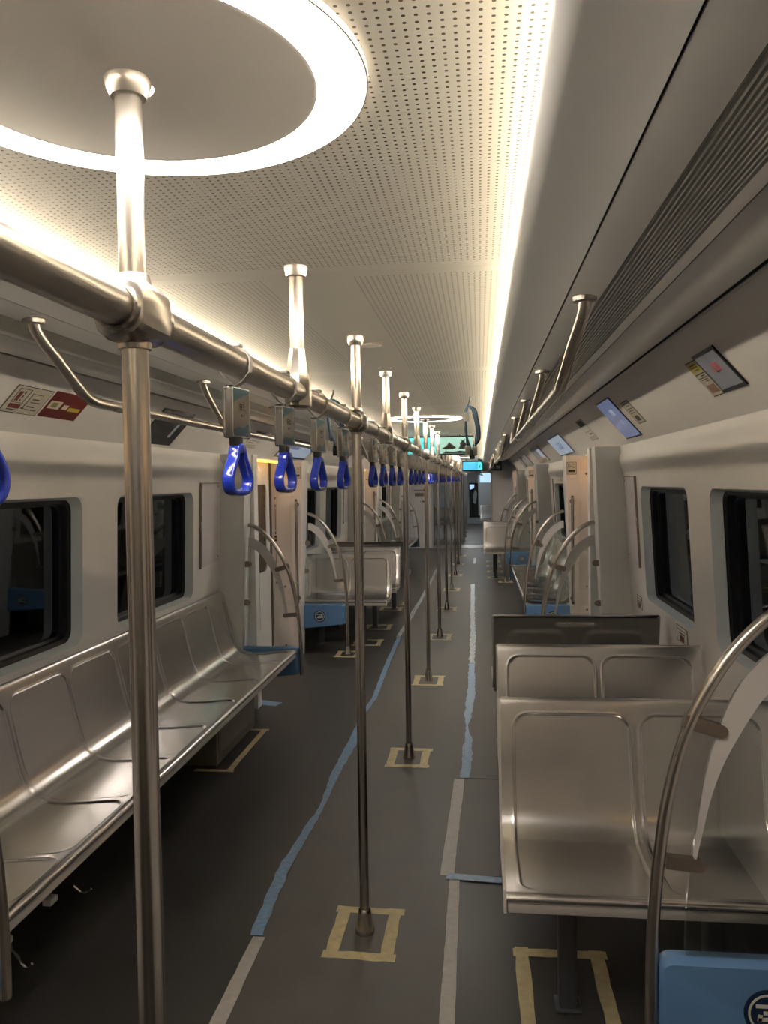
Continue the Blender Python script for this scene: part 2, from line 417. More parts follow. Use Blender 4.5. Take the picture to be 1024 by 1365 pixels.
# windows
wn = 0
for side in (1, -1):
    for q in bays():
        for w0, w1 in ((q+.45, q+1.54), (q+1.90, q+2.99)):
            if w0 < Y0+.4: continue
            wn += 1
            b = MB(); N = 28
            A = rrect(w0+.012, w1-.012, .917, 1.563, .058, 6); B = rrect(w0+.030, w1-.030, .935, 1.548, .05, 6); C = rrect(w0+.042, w1-.042, .947, 1.536, .045, 6)
            rings = [[(X(side, wh(side, z)+dd), y, z) for y, z in R] for R, dd in ((A, .049), (A, .053), (B, .058), (B, .085), (C, .09), (C, .105))]
            for i in range(len(rings)-1): b.add(rings[i]+rings[i+1], [(k, (k+1) % N, N+(k+1) % N, N+k) for k in range(N)])
            w = struct(b.build('window_%d' % wn, 'black_rubber', smooth=40))
            b = MB(); b.prism(C, lambda y, z, t: (X(side, wh(side, z)+t), y, z), .094, .099)
            b.build('pane', 'window_glass', w)
# door pillars: slab facing along the car plus pink portal lining with hatches
def pillar(side, yf, yb, nm, face_far):
    b = MB(); P = WALLP[side]
    prof = [(1.250, 0), (1.226, .75), (1.184, 1.834), (P[0][0]+.03, 1.834), (P[-1][0]+.03, 0)]
    b.prism(prof, lambda h, z, y: (X(side, h), y, z), yf, yb)
    return struct(b.build(nm, 'pillar_grey', smooth=0))
pn = n
for side in (1, -1):
    for q in bays():
        s = q+3.52
        pn += 1; pillar(side, s, s+.17, 'trim_%d' % pn, True)
        if q+BAY < Y1:
            pn += 1
            o = pillar(side, q+BAY-.13, q+BAY+.03, 'trim_%d' % pn, False)
        # portal lining beyond the door: faces back along the car
        b = MB(); yp = q+BAY-.14
        if yp < Y1:
            b.prism([(1.245, 0), (1.182, 1.832), (DOORH+.05, 1.832), (DOORH+.05, 0)], lambda h, z, y: (X(side, h), y, z), yp-.10, yp+.005)
            pn += 1; struct(b.build('trim_%d' % pn, 'wall_pink', smooth=0))
        b = MB(); b.prism([(1.176, 0), (1.172, 1.832), (DOORH+.05, 1.832), (DOORH+.05, 0)], lambda h, z, y: (X(side, h), y, z), s+.171, s+.27)
        pn += 1; struct(b.build('trim_%d' % pn, 'wall_white', smooth=0))
# doors: two sliding leaves in every door bay
dn = 0
for side in (1, -1):
    for q in bays():
        a = q+3.52+.30; c = q+BAY-.30
        if a > Y1-.5: continue
        c = min(c, Y1-.02); m = (a+c)/2
        dn += 1
        b = MB(); b.box(X(side, DOORH+.045), X(side, DOORH+.075), a-.05, c+.05, 0, 1.86); dr = struct(b.build('door_%d' % dn, 'wall_white'))
        for y0_, y1_ in ((a, m-.012), (m+.012, c)):
            b = MB(); N = 28; w = rrect(y0_+.09, y1_-.09, .84, 1.62, .07, 6)
            b.seg = 2
            hh = DOORH
            co = [(y0_, .03), (y1_, .03), (y1_, 1.828), (y0_, 1.828)]
            for t, flip in ((hh, 0), (hh+.03, 1)):
                vs = [(X(side, t), y, z) for y, z in w]+[(X(side, t), y, z) for y, z in co]; fs = []
                for i in range(N):
                    j = (i+1) % N; ci, cj = i//7, j//7
                    fs.append((i, j, N+ci) if ci == cj else (i, j, N+cj, N+ci))
                b.add(vs, fs)
            vs = [(X(side, hh), y, z) for y, z in w]+[(X(side, hh+.03), y, z) for y, z in w]
            b.add(vs, [(i, (i+1) % N, N+(i+1) % N, N+i) for i in range(N)])
            vs = [(X(side, hh), y, z) for y, z in co]+[(X(side, hh+.03), y, z) for y, z in co]
            b.add(vs, [(i, (i+1) % 4, 4+(i+1) % 4, 4+i) for i in range(4)])
            lf = b.build('door_leaf', 'wall_white', dr, smooth=30)
            b = MB(); w2 = rrect(y0_+.093, y1_-.093, .843, 1.617, .068, 6); b.prism(w2, lambda y, z, t: (X(side, t), y, z), hh+.010, hh+.016); b.build('door_glass', 'door_glass', lf)
        b = MB(); b.box(X(side, DOORH-.002), X(side, DOORH+.03), m-.011, m+.011, .03, 1.828)
        b.box(X(side, DOORH-.006), X(side, DOORH+.03), c+.001, c+.055, .02, 1.828); b.box(X(side, DOORH-.006), X(side, DOORH+.03), a-.03, a-.001, .02, 1.828); b.build('rubber_seal', 'black_rubber', dr)
# ------------------------------------------------------------------ ceiling ring lights
def ring_light(k, label):
    t = thing('ring_light', label, 'ceiling light', (XC-.006, 1.004+5.589*k, CZ), group='round ceiling lights')
    b = MB(); b.lathe([(.2368, -.008), (.2985, -.008), (.2985, -.001), (.2368, -.001), (.2368, -.008)], n=96); b.build('diffuser_ring', 'ring_glow', t, smooth=0)
    b = MB(); b.lathe([(.2988, -.0005), (.2988, -.010), (.3015, -.010), (.3015, -.0005)], n=96); b.build('outer_rim', 'ceiling_disc', t, smooth=0)
    b = MB(); b.lathe([(.0290, -.001), (.0290, -.012), (.232, -.012), (.2363, -.011), (.2363, -.0005)], n=96); b.build('inner_disc', 'ceiling_disc', t, smooth=40)
    return t
ring_light(0, 'large glowing ceiling ring around the top of the first thick pole')
ring_light(1, 'glowing ceiling ring seen as a thin ellipse before the hanging screen')
ring_light(2, 'third glowing ceiling ring, beyond the first hanging screen')
ring_light(3, 'last glowing ceiling ring, near the end wall')
# ------------------------------------------------------------------ overhead rail, poles
RZ = 1.835; PY = [.984+1.863*k for k in range(10)]
t = thing('overhead_handrail', 'thick brushed steel rail running overhead down the middle of the car', 'handrail', (XC, 8, RZ))
b = MB(); b.tube([(0, Y0-8+.02, 0), (0, 11.7, 0)], .0245, 24); b.build('rail_tube', 'rail_steel', t)
b = MB(); b.lathe([(.0245, -.02), (.034, -.02), (.034, 0), (.0245, 0)], 0, 11.84, ax='y'); b.tube([(0, 11.69, 0), (0, 11.84, 0)], .0245, 24); b.build('end_flange', 'chrome', t)
ORD = ['first', 'second', 'third', 'fourth', 'fifth', 'sixth', 'seventh', 'eighth', 'ninth', 'tenth']
def floor_pole(loc, label):
    t = thing('grab_pole', label, 'grab pole', loc, group='floor to ceiling grab poles on the centre line')
    b = MB(); b.tube([(0, 0, .02), (0, 0, RZ-.027)], .0167, 28); b.tube([(0, 0, RZ+.027), (0, 0, CZ-.004)], .0167, 28); b.build('pole_tube', 'pole_steel', t)
    b = MB(); b.lathe([(.0168, CZ-.034), (.0215, CZ-.034), (.0265, CZ-.024), (.0285, CZ-.016), (.0285, CZ-.0005)]); b.build('ceiling_flange', 'flange_steel', t)
    b = MB(); b.lathe([(.035, .0005), (.0352, .008), (.033, .018), (.024, .070), (.0215, .086), (.0185, .090), (.0168, .0885)]); b.build('floor_cone', 'pole_steel', t)
    b = MB(); K = 32; O8 = []; IC = []
    def oct_(hx, hz, y):
        o = []
        for i in range(K):
            a = 2*PI*i/K; ca, sa = math.cos(a), math.sin(a); q = max(abs(ca)/hx, abs(sa)/hz, (abs(ca)+abs(sa))/((hx+hz)*.78)); o.append((ca/q, y, RZ+sa/q))
        return o
    circ = lambda r_, y: [(r_*math.cos(2*PI*i/K), y, RZ+r_*math.sin(2*PI*i/K)) for i in range(K)]
    rg = [circ(.0250, -.060), circ(.0285, -.062), circ(.0300, -.058), circ(.0290, -.046), oct_(.031, .031, -.045), oct_(.037, .038, -.028), oct_(.037, .038, .028), oct_(.031, .031, .045), circ(.0290, .046), circ(.0300, .058), circ(.0285, .062), circ(.0250, .060)]
    for i in range(len(rg)-1): b.add(rg[i]+rg[i+1], [(k, (k+1) % K, K+(k+1) % K, K+k) for k in range(K)])
    b.add(rg[-1]+rg[0], [(k, (k+1) % K, K+(k+1) % K, K+k) for k in range(K)])
    b.lathe([(.0168, -.044), (.0205, -.044), (.0215, -.036), (.0168, -.035)], cz=RZ); b.lathe([(.0168, .035), (.0230, .036), (.0200, .048), (.0168, .047)], cz=RZ)
    b.build('rail_coupling', 'pole_steel', t, smooth=25)
    return t
p0 = floor_pole((XC, PY[0], 0), 'closest and thickest-looking grab pole, standing before the long steel bench')
for k in range(1, 10):
    dup(p0, (XC, PY[k], 0), '%s floor to ceiling grab pole along the centre line of the car' % ORD[k])
def drop_pole(loc, label):
    t = thing('ceiling_support', label, 'rail support', loc, group='short posts holding the overhead rail')
    b = MB(); b.tube([(0, 0, RZ+.095), (0, 0, CZ-.004)], .0167, 28); b.build('post_tube', 'pole_steel', t)
    b = MB(); b.lathe([(.0168, CZ-.026), (.0235, CZ-.024), (.0285, CZ-.006), (.0285, CZ-.0005)]); b.build('ceiling_flange', 'flange_steel', t)
    b = MB(); sec = [(.0185, .0185, .106), (.0195, .020, .094), (.026, .034, .045), (.030, .036, .028), (.030, .036, -.030), (.020, .026, -.036)]
    vs = []
    for hx, hy, z in sec:
        c = .35
        for sx, sy in ((1, c), (c, 1), (-c, 1), (-1, c), (-1, -c), (-c, -1), (c, -1), (1, -c)): vs.append((hx*sx, hy*sy, RZ+z))
    fs = [(i*8+k, i*8+(k+1) % 8, (i+1)*8+(k+1) % 8, (i+1)*8+k) for i in range(5) for k in range(8)]+[tuple(range(8))[::-1], tuple(range(40, 48))]
    b.add(vs, fs); b.build('fork_bracket', 'pole_steel', t, smooth=20)
    return t
s0 = drop_pole((XC, PY[0]+.9315, 0), 'short post from ceiling to overhead rail between the first and second grab poles')
for k in range(1, 9):
    dup(s0, (XC, PY[k]+.9315, 0), 'short post from ceiling to overhead rail between the %s and %s grab poles' % (ORD[k], ORD[k+1]))
# ------------------------------------------------------------------ hand straps
def strap(loc, label):
    t = thing('hand_strap', label, 'hand strap', loc, group='blue hand straps on the overhead rail')
    # band around the rail
    b = MB(); pts = [(0, 0, -.040), (-.012, 0, -.033), (-.0262, 0, -.016)]
    for i in range(13):
        a = PI+.35-(PI+.7)*i/12; pts.append((.0274*math.cos(a), 0, .0274*math.sin(a)))
    pts += [(.0262, 0, -.016), (.012, 0, -.033)]
    b.tube(pts, 1, 8, closed=True, flat=(.0095, .0014, (0, 1, 0)))
    b.build('strap_band', 'strap_band', t)
    b = MB(); b.seg = 2; b.box(-.011, .011, -.012, .012, .0285, .0345, .0025); b.build('buckle', 'strap_band', t)
    b = MB(); b.seg = 3; b.box(-.0105, .0105, -.036, .036, -.133, -.041, .005); c = b.build('clear_case', 'clear_case', t)
    b = MB(); b.use('card_white'); b.box(.0070, .0086, -.031, .031, -.129, -.045); b.box(-.0086, -.0070, -.031, .031, -.129, -.045); f = lambda y, z, x: (x, y, z)
    for sx in (1, -1):
        a, c2 = (.0086, .0091) if sx == 1 else (-.0091, -.0086)
        b.use('card_sky'); b.prism([(-.031, -.128), (.031, -.128), (.031, -.104), (.018, -.111), (.004, -.115), (-.012, -.112), (-.031, -.118)], f, a, c2)
        b.prism([(-.031, -.046), (.031, -.046), (.031, -.053), (.010, -.056), (-.004, -.062), (-.018, -.066), (-.031, -.072)], f, a, c2)
        b.use('sign_ink')
        for y0_, z0_, w_, h_ in ((-.006, -.083, .009, .0012), (-.006, -.073, .009, .0012), (-.006, -.083, .0015, .0112), (.0015, -.083, .0015, .0112), (-.006, -.078, .009, .0012), (.006, -.083, .009, .0012), (.006, -.0735, .0015, .001), (.009, -.083, .0015, .011), (.006, -.077, .009, .0012),
                               (-.002, -.095, .0012, .005), (.001, -.095, .0012, .005), (.004, -.093, .003, .001), (.009, -.095, .0012, .005)):
            b.box(a, c2, y0_, y0_+w_, z0_, z0_+h_)
    b.build('advert_card', None, t, smooth=0)
    b = MB(); b.use('black_plastic'); b.seg = 2; b.box(-.009, .009, -.016, .004, -.147, -.131, .002); b.use('chrome'); b.box(-.006, .006, .005, .013, -.146, -.131, .0015); b.build('link', None, t)
    b = MB(); P = smoothpath([(0, .012, -.150), (0, .019, -.166), (0, .037, -.188), (0, .046, -.206), (0, .039, -.223), (0, .018, -.2290), (0, -.018, -.2290), (0, -.039, -.223), (0, -.046, -.206), (0, -.037, -.188), (0, -.019, -.166), (0, -.012, -.150), (0, 0, -.146)], 5, True)
    b.tube(P, 1, 14, closed=True, flat=(.0105, .0055, (1, 0, 0))); b.use('strap_blue')
    b.box(-.011, .011, -.013, .013, -.160, -.1435, .0045); b.build('ring_grip', 'strap_blue', t, smooth=60)
    for ch in t.children:
        if ch.name.split('.')[0] not in ('strap_band', 'buckle'): ch.rotation_euler = (0, 0, -.09 if ch.name.startswith('ring_grip') else -.17)
    return t
OFF = [.43, .79, 1.165, 1.57]
h0 = strap((XC, PY[0]+OFF[0], RZ), 'blue hand strap just beyond the closest grab pole')
for k in range(-1, 9):
    for i, of in enumerate(OFF):
        if (k == 0 and i == 0) or (k == -1 and i < 3): continue
        if k == -1: lab = 'blue hand strap before the closest grab pole, only its curved edge seen'
        else: lab = 'blue hand strap, %s of four hanging between the %s and %s grab poles' % (ORD[i], ORD[k], ORD[k+1])
        y = PY[0]+1.863*k+of if k >= 0 else PY[0]-1.863+of-.0
        if k == -1: y = .628 if i == 3 else y
        hh_ = dup(h0, (XC, y, RZ), lab)
        if k == -1 and i == 3: hh_.rotation_euler = (.012, 0, 0)
# ------------------------------------------------------------------ side handrails
def side_rail(side, y0, ys, label):
    t = thing('side_handrail', label, 'handrail', (X(side, .672), y0, 2.037), group='slim steel handrails under the side ceiling panels')
    dz = -.182; dx = -side*.034
    # main rail with both ends swept up to the panel
    a, c = ys[0], ys[-1]
    P = [(0, a, 0), (0, a+.016, -.03), (dx*.5, a+.095, -.095), (dx*.9, a+.175, -.158), (dx, a+.235, dz+.003), (dx, a+.33, dz)]
    Q = [(x, c-(y-a), z) for x, y, z in P][::-1]
    b = MB(); b.tube(smoothpath(P, 6)+smoothpath(Q, 6), .0145, 18); b.build('rail_tube', 'rail_steel', t)
    for i, y in enumerate(ys):
        b = MB(); b.lathe([(.0148, -.016), (.0275, -.014), (.0275, -.004), (.023, 0)], 0, y, 24, cz=.006); b.build('flange', 'flange_steel', t)
        if 0 < i < len(ys)-1:
            b = MB(); b.tube(smoothpath([(0, y, 0), (0, y+.015, -.03), (dx*.5, y+.075, -.10), (dx*.9, y+.135, -.155), (dx, y+.20, dz)], 5), .0125, 14); b.build('hanger', 'rail_steel', t)
            b = MB(); b.tube([(dx, y+.165, dz), (dx, y+.235, dz)], .0185, 16); b.build('sleeve', 'rail_steel', t)
    return t
for side, sn in ((1, 'on the twin-seat side'), (-1, 'above the long bench side')):
    for k, w in ((0, 'closest'), (1, 'second'), (2, 'third'), (3, 'fourth')):
        ys = [0, 1.26, 2.40, 3.57] if k < 3 else [0, 1.1, 2.2]
        side_rail(side, 1.93+BAY*k, ys, '%s curved-end steel handrail section %s' % (w, sn))
side_rail(1, 1.93-BAY, [0, 1.26, 2.40, 3.57], 'steel handrail section behind the viewer on the twin-seat side')
side_rail(-1, 1.93-BAY, [0, 1.26, 2.40, 3.57], 'steel handrail section behind the viewer above the long bench side')
# ------------------------------------------------------------------ benches
def sstep(a, b_, x):
    t = min(max((x-a)/(b_-a), 0), 1); return t*t*(3-2*t)
SEATP = [(.004, .452), (-.002, .460), (.002, .470), (.014, .4755), (.04, .4745), (.12, .468), (.20, .460), (.28, .4545), (.33, .455), (.372, .4635), (.408, .482), (.434, .512), (.452, .555), (.474, .632), (.497, .73), (.518, .82), (.530, .866), (.537, .880), (.547, .884), (.556, .877)]
def resample(P, ds):
    Q = smoothpath([(0, a, b_) for a, b_ in P], 10); L = [0]
    for i in range(1, len(Q)): L.append(L[-1]+(Q[i]-Q[i-1]).length)
    return Q, L
def at(Q, L, s):
    s = min(max(s, 0), L[-1]); i = 0
    while i < len(L)-2 and L[i+1] < s: i += 1
    t = (s-L[i])/max(L[i+1]-L[i], 1e-9); p = Q[i].lerp(Q[i+1], t)
    a, c = Q[max(i-1, 0)], Q[min(i+2, len(Q)-1)]; tn = (c-a).normalized()
    return p, Vector((0, -tn.z, tn.y))
def pad_grid(W, seats, depth=.0042, sa=.055, sb_=.050, dark=False):
    """seat shell with one pressed pad per seat; seats = [(x0,x1)]"""
    Q, L = resample(SEATP, .01); S = L[-1]
    def dens(a, c):   # sample positions, dense near the pad edges
        out = [a-.004+i*.0018 for i in range(10)]+[a+.018+i*.0065 for i in range(8)]; m = int((c-a-.14)/.022)+1
        out += [a+.066+(c-a-.132)*i/m for i in range(1, m)]; out += [c-a_ for a_ in [q-a for q in out if q < a+.067]]; return out
    xs = [0, .006]
    for a, c in seats: xs += [a-.012, a-.006]+dens(a, c)+[c+.006]
    xs += [W-.006, W]; xs = sorted(set(round(min(max(x, 0), W), 4) for x in xs))
    p0, p1 = sa, S-.020-sb_
    xs = [x for x in xs]
    ss = [i*.006 for i in range(10)]+[p0-.004]+dens(p0, p1)+[p1+.006, p1+.012]+[p1+.02+i*.005 for i in range(20)]; ss = sorted(set(round(min(s, S), 4) for s in ss))
    pn_ = [at(Q, L, s) for s in ss]; vs = []; R_ = .055
    for j, s in enumerate(ss):
        p, nn = pn_[j]
        for x in xs:
            dd = 1e9
            for a, c in seats:
                cx, cs = (a+c)/2, (p0+p1)/2; hx, hs = (c-a)/2-R_, (p1-p0)/2-R_
                qx, qs = abs(x-cx)-hx, abs(s-cs)-hs
                dv = math.hypot(max(qx, 0), max(qs, 0))+min(max(qx, qs), 0)-R_
                dd = min(dd, dv)
            k = 1-sstep(-.006, .001, dd)
            ridge = .0009*math.exp(-((dd-.003)/.0022)**2)
            off = -depth*k+ridge
            # gentle body curve inside the pad near the crease
            vs.append(p+nn*off+Vector((x, 0, 0)))
    nx = len(xs); fs = [(j*nx+i, j*nx+i+1, (j+1)*nx+i+1, (j+1)*nx+i) for j in range(len(ss)-1) for i in range(nx-1)]
    return vs, fs
def bench(label, W, seats, loc, rz, name='steel_bench', legs=(.19,), dscale=1., back=True, group=None, supports=()):
    t = thing(name, label, 'bench', loc, rz, group)
    vs, fs = pad_grid(W, seats); b = MB(); b.add([(x, y*dscale, z) for x, y, z in vs], fs)
    # underside of the shell
    b2 = [( .010, .446), (.3, .436), (.42, .452), (.465, .51), (.50, .66), (.54, .84), (.556, .872)]
    n0 = len(b2); vv = [(x, a*dscale, c) for x in (0, W) for a, c in b2]; b.add(vv, [(i, i+1, n0+i+1, n0+i) for i in range(n0-1)])
    b.build('seat_shell', 'seat_steel', t, smooth=60)
    b = MB(); b.box(.004, W-.004, .006, .022, .421, .451, .004); b.build('apron', 'side_light', t)
    Q, L = resample(SEATP, .01)
    for x0, x1 in ((-.008, 0), (W, W+.008)):
        b = MB(); A = [at(Q, L, L[-1]*i/40)[0] for i in range(2, 41)]; A = [(p.y*dscale, p.z) for p in A]
        B = []
        for i, (a, c) in enumerate(A):
            p, q = A[max(i-1, 0)], A[min(i+1, len(A)-1)]; dx, dz = q[0]-p[0], q[1]-p[1]; l = math.hypot(dx, dz); B.append((a+dz/l*.030, c-dx/l*.030))
        A = [(a-(q[1]-p[1])*0, c) for (a, c), p, q in zip(A, A, A)]
        A[0:0] = [(.004, .421)]; B[0:0] = [(.03, .421)]
        b.strip(A, B, lambda y, z, x: (x, y, z), x0, x1); b.build('end_plate', 'side_light', t)
    if back:
        b = MB(); bp = [(.470, .44), (.500, .50), (.520, .64), (.545, .78), (.566, .870)]
        nx = 60; ns = 40; Qb = smoothpath([(0, a*dscale, c) for a, c in bp], 10); vs = []
        for j in range(ns+1):
            p = Qb[int(j*(len(Qb)-1)/ns)]
            for i in range(nx+1):
                x = W*i/nx; off = 0
                for a, c in seats:
                    qx = abs(x-(a+c)/2)-((c-a)/2-.09); qz = abs(p.z-.64)-.10
                    dv = math.hypot(max(qx, 0), max(qz, 0))+min(max(qx, qz), 0)-.055
                    off += .010*(1-sstep(-.008, .008, dv))
                qx = abs(x-W/2)-.105; qz = abs(p.z-.845)-.012; 
                off -= .012*(1-sstep(-.003, .004, max(qx, qz)))
                vs.append((x, p.y+off+.004, p.z))
        b.add(vs, [(j*(nx+1)+i, j*(nx+1)+i+1, (j+1)*(nx+1)+i+1, (j+1)*(nx+1)+i) for j in range(ns) for i in range(nx)])
        bs = b.build('back_cover', 'back_dark', t, smooth=50)
        b = MB(); b.tube([(W/2-.10, .548*dscale, .838), (W/2+.10, .546*dscale, .838)], .0075, 12); b.build('grab_slot', 'side_light', bs)
    for lx in legs:
        b = MB(); b.seg = 3; b.box(lx-.028, lx+.028, .235, .295, .004, .445, .010); b.box(lx-.06, lx+.06, .15, .40, .425, .440); l = b.build('leg', 'leg_grey', t)
        b = MB(); b.seg = 2; b.box(lx-.040, lx+.040, .225, .305, 0.0005, .010, .004); b.build('foot_plate', 'leg_grey', l)
    for (a, c) in supports:
        b = MB(); b.seg = 2; b.box(a, c, .25, .50, .002, .425, .006); b.box(a+.03, c-.03, .246, .25, .06, .37); b.build('support_box', 'heater_grey', t)
    return t
TW = .88; TS = [(.042, .424), (.456, .838)]
b1 = bench('closest twin-seat steel bench, behind the curved partition rail', TW, TS, (.062, 2.232, 0), 0, legs=(.19, .62), group='twin-seat steel benches')
dup(b1, (.074, 3.142, 0), 'second twin-seat steel bench, its top rising just behind the closest one')
dup(b1, (.070+TW, 5.045, 0), 'twin-seat steel bench turned away, showing its dark grey back with a slot', rz=PI)
yL = 2.232+BAY; xr = X(-1, .487)
dup(b1, (xr-TW, yL, 0), 'twin-seat steel bench behind the logo panel beyond the first door')
dup(b1, (xr-TW, yL+.91, 0), 'middle twin-seat steel bench of three across the aisle beyond the first door')
dup(b1, (xr, yL+2.81, 0), 'twin-seat steel bench turned away, third of the row beyond the first door', rz=PI)
yR = 2.232+2*BAY
dup(b1, (.065, yR, 0), 'far twin-seat steel bench with a bright edge, standing beside the far logo panel')
dup(b1, (.065, yR+.91, 0), 'twin-seat steel bench hidden behind the far bright-edged one')
# long benches
def long_bench(side, q, label, extra):
    W = 3.46; c = [0.02+(.365)]; k = q+1.325-(q+.04)  # seat borders measured from the photo
    bd = [.045]+[.36+.4605*i for i in range(7)]+[W-.03]; bd = [.045, .365, .825, 1.285, 1.745, 2.205, 2.665, 3.125, W-.02]
    seats = [(bd[i]+.018, bd[i+1]-.018) for i in range(8)]
    if side == -1:    # front towards +X: local x runs along -Y after the turn; use rz=+90: x->+Y, y->-X
        return bench(label, W, seats, (X(-1, .838), q+.02, 0), PI/2, 'long_steel_bench', legs=(), dscale=.965, back=False, group='long steel benches', supports=extra)
    return bench(label, W, seats, (X(1, .838), q+.02+W, 0), -PI/2, 'long_steel_bench', legs=(), dscale=.965, back=False, group='long steel benches', supports=[(W-c_, W-a) for a, c_ in extra])
long_bench(-1, 1.98, 'long brushed steel bench for many people running beneath the two big windows', [(2.48, 3.28)])
long_bench(1, 1.98+BAY, 'long steel bench under crumpled clear film, between the blue panels beyond the first door', [(.5, 1.3)])
long_bench(-1, 1.98+2*BAY, 'far long steel bench ending at a blue panel near the end wall', [(2.4, 3.2)])
# ------------------------------------------------------------------ arched partitions
ARCH = [(1.188, 1.336), (1.105, 1.300), (1.005, 1.197), (.917, 1.040), (.868, .870), (.842, .690), (.828, .500)]
def partition(side, y, label, foot=True, logo=-1):
    t = thing('arched_partition', label, 'partition', (XC, y, 0), group='arched rail partitions with glass and blue panels')
    fx = lambda h, z, yy: (side*h, yy, z)
    zb = .10 if not foot else .02
    if not foot: zb = .285
    pts = smoothpath([(side*h, 0, z) for h, z in ARCH]+[(side*.825, 0, .30), (side*.825, 0, zb)], 8)
    b = MB(); b.tube(pts, .0150, 20); b.build('arch_rail', 'pole_steel', t)
    if foot:
        b = MB(); b.lathe([(.032, .0005), (.032, .008), (.026, .02), (.019, .075), (.0155, .078)], side*.825); b.build('floor_cone', 'pole_steel', t)
    out = [(1.186, 1.246), (1.158, 1.244), (1.092, 1.205), (1.042, 1.153), (1.005, 1.090), (.975, 1.007), (.950, .915), (.932, .800), (.918, .700), (.906, .590), (.904, .462)]
    o2 = smoothpath([(0, h, z) for h, z in out], 5); o2 = [(p.y, p.z) for p in o2]
    b = MB(); b.prism(o2+[(1.236, .462), (1.188, 1.2)], fx, -.005, .005); g = b.build('glass_panel', 'clear_glass', t)
    inn = [(1.186, 1.180), (1.158, 1.174), (1.100, 1.125), (1.058, 1.066), (1.020, 1.000), (.990, .940), (.964, .865), (.943, .775), (.925, .690), (.910, .588), (.905, .462)]
    i2 = smoothpath([(0, h, z) for h, z in inn], 5); i2 = [(p.y, p.z) for p in i2]; nb = 40
    for ya, yb in ((-.0062, -.0052), (.0052, .0062)):
        b = MB(); b.strip(o2[:nb], i2[:nb], fx, ya, yb); b.build('white_band', 'frost_white', g)
    def capsule(h0, z0, h1, z1, w):
        n_ = 8; dx, dz = h1-h0, z1-z0; l = math.hypot(dx, dz); ux, uz = dx/l, dz/l; out_ = [(h0-uz*w, z0+ux*w)]
        for i in range(n_+1):
            a = PI/2-PI*i/n_; out_.append((h1+(ux*math.cos(a)-uz*math.sin(a))*w, z1+(uz*math.cos(a)+ux*math.sin(a))*w))
        return out_+[(h0+uz*w, z0-ux*w)]
    for cs in ((.902, 1.046, .985, 1.022, .016), (.860, .705, .935, .698, .015), (1.216, 1.06, 1.190, 1.06, .020), (1.228, .79, 1.204, .79, .020)):
        b = MB(); b.prism(capsule(*cs), fx, -.012, .012); b.build('glass_clamp', 'clamp_steel', t)
    b = MB(); 
    R_ = .03; ol = [(.842+R_*(1-math.cos(a)), .478-R_*(1-math.sin(a))) for a in [PI/2*i/6 for i in range(7)]]
    lo = [(1.240, .246), (1.05, .262), (.86, .285)]; ol = ol+[(1.236, .478)]+lo+[(.846, .292), (.842, .305)]
    c = .012
    b.prism(ol, fx, -.030+c, .030-c)
    ol2 = [(max(.842+.010, min(1.190, h)) if h < 1.0 else h, z-.010 if z > .4 else z+.010) for h, z in ol]
    for s_ in (-1, 1): b.strip([(h, z) for h, z in ol]+[ol[0]], [(h, z) for h, z in ol2]+[ol2[0]], lambda h, z, yy: (side*h, s_*((.030-c) if yy == 0 else (.030-c)), z), 0, 0) if 0 else None
    vs = []
    for yy, O in ((-.030, ol2), (-.030+c, ol), (.030-c, ol), (.030, ol2)): vs += [fx(h, z, yy) for h, z in O]
    k = len(ol); b.v = []; b.f = []; b.m = []
    b.add(vs, [(i*k+j, i*k+(j+1) % k, (i+1)*k+(j+1) % k, (i+1)*k+j) for i in range(3) for j in range(k)]+[tuple(range(k))[::-1], tuple(range(3*k, 4*k))])
    bp = b.build('blue_board', 'blue_panel', t, smooth=50)
    # round emblem: navy disc, pale ring and two hooked bars
    cx, cz, yl = side*1.085, .365, logo*.030; e = logo
    mir = 1 if logo == -1 else -1
    def em(a, c_, yy): return (cx+mir*a, yy, cz+c_)
    ya, yb = sorted((yl, yl+e*.002)); b = MB(); b.use('navy')
    b.prism([(.056*math.cos(2*PI*i/40), .056*math.sin(2*PI*i/40)) for i in range(40)], em, ya, yb)
    b.use('logo_white'); ya, yb = sorted((yl+e*.002, yl+e*.0032)); 
    C1 = [(.046*math.cos(2*PI*i/40), .046*math.sin(2*PI*i/40)) for i in range(41)]; C2 = [(.041*math.cos(2*PI*i/40), .041*math.sin(2*PI*i/40)) for i in range(41)]
    b.strip(C1, C2, em, ya, yb)
    def stroke(pts_, w):
        for (a, c_), (a2, c2) in zip(pts_[:-1], pts_[1:]):
            l = math.hypot(a2-a, c2-c_); ux, uz = (a2-a)/l, (c2-c_)/l; ex = w*.9
            b.prism([(a-ux*ex-uz*w, c_-uz*ex+ux*w), (a2+ux*ex-uz*w, c2+uz*ex+ux*w), (a2+ux*ex+uz*w, c2+uz*ex-ux*w), (a-ux*ex+uz*w, c_-uz*ex-ux*w)], em, ya, yb)
    stroke([(-.025, .017), (.022, .017), (.016, .001), (-.008, .001)], .0042)
    stroke([(.027, -.012), (-.020, -.015)], .0042); stroke([(-.020, -.015), (-.019, -.008)], .005); stroke([(.027, -.012), (.027, .006)], .004)
    b.build('emblem', None, bp, smooth=0)
    return t
partition(1, 1.98, 'large curved steel partition rail with blue emblem board before the closest twin seats')
partition(-1, 1.963, 'curved rail partition at the near end of the long window bench', foot=False, logo=1)
partition(-1, 5.56, 'arched rail and glass partition at the far end of the first long bench', foot=False, logo=1)
partition(1, 5.56, 'arched rail partition just beyond the dark-backed bench, fixed to the first door pillar', logo=1)
partition(-1, 7.56, 'arched rail partition with blue emblem board beyond the first door, beside twin seats')
partition(1, 7.56, 'second arched rail partition on the film-covered long bench', foot=False)
partition(1, 11.12, 'arched rail partition at the far end of the film-covered bench', foot=False, logo=1)
partition(1, 13.14, 'arched rail partition with small blue emblem board beside the far twin seats')
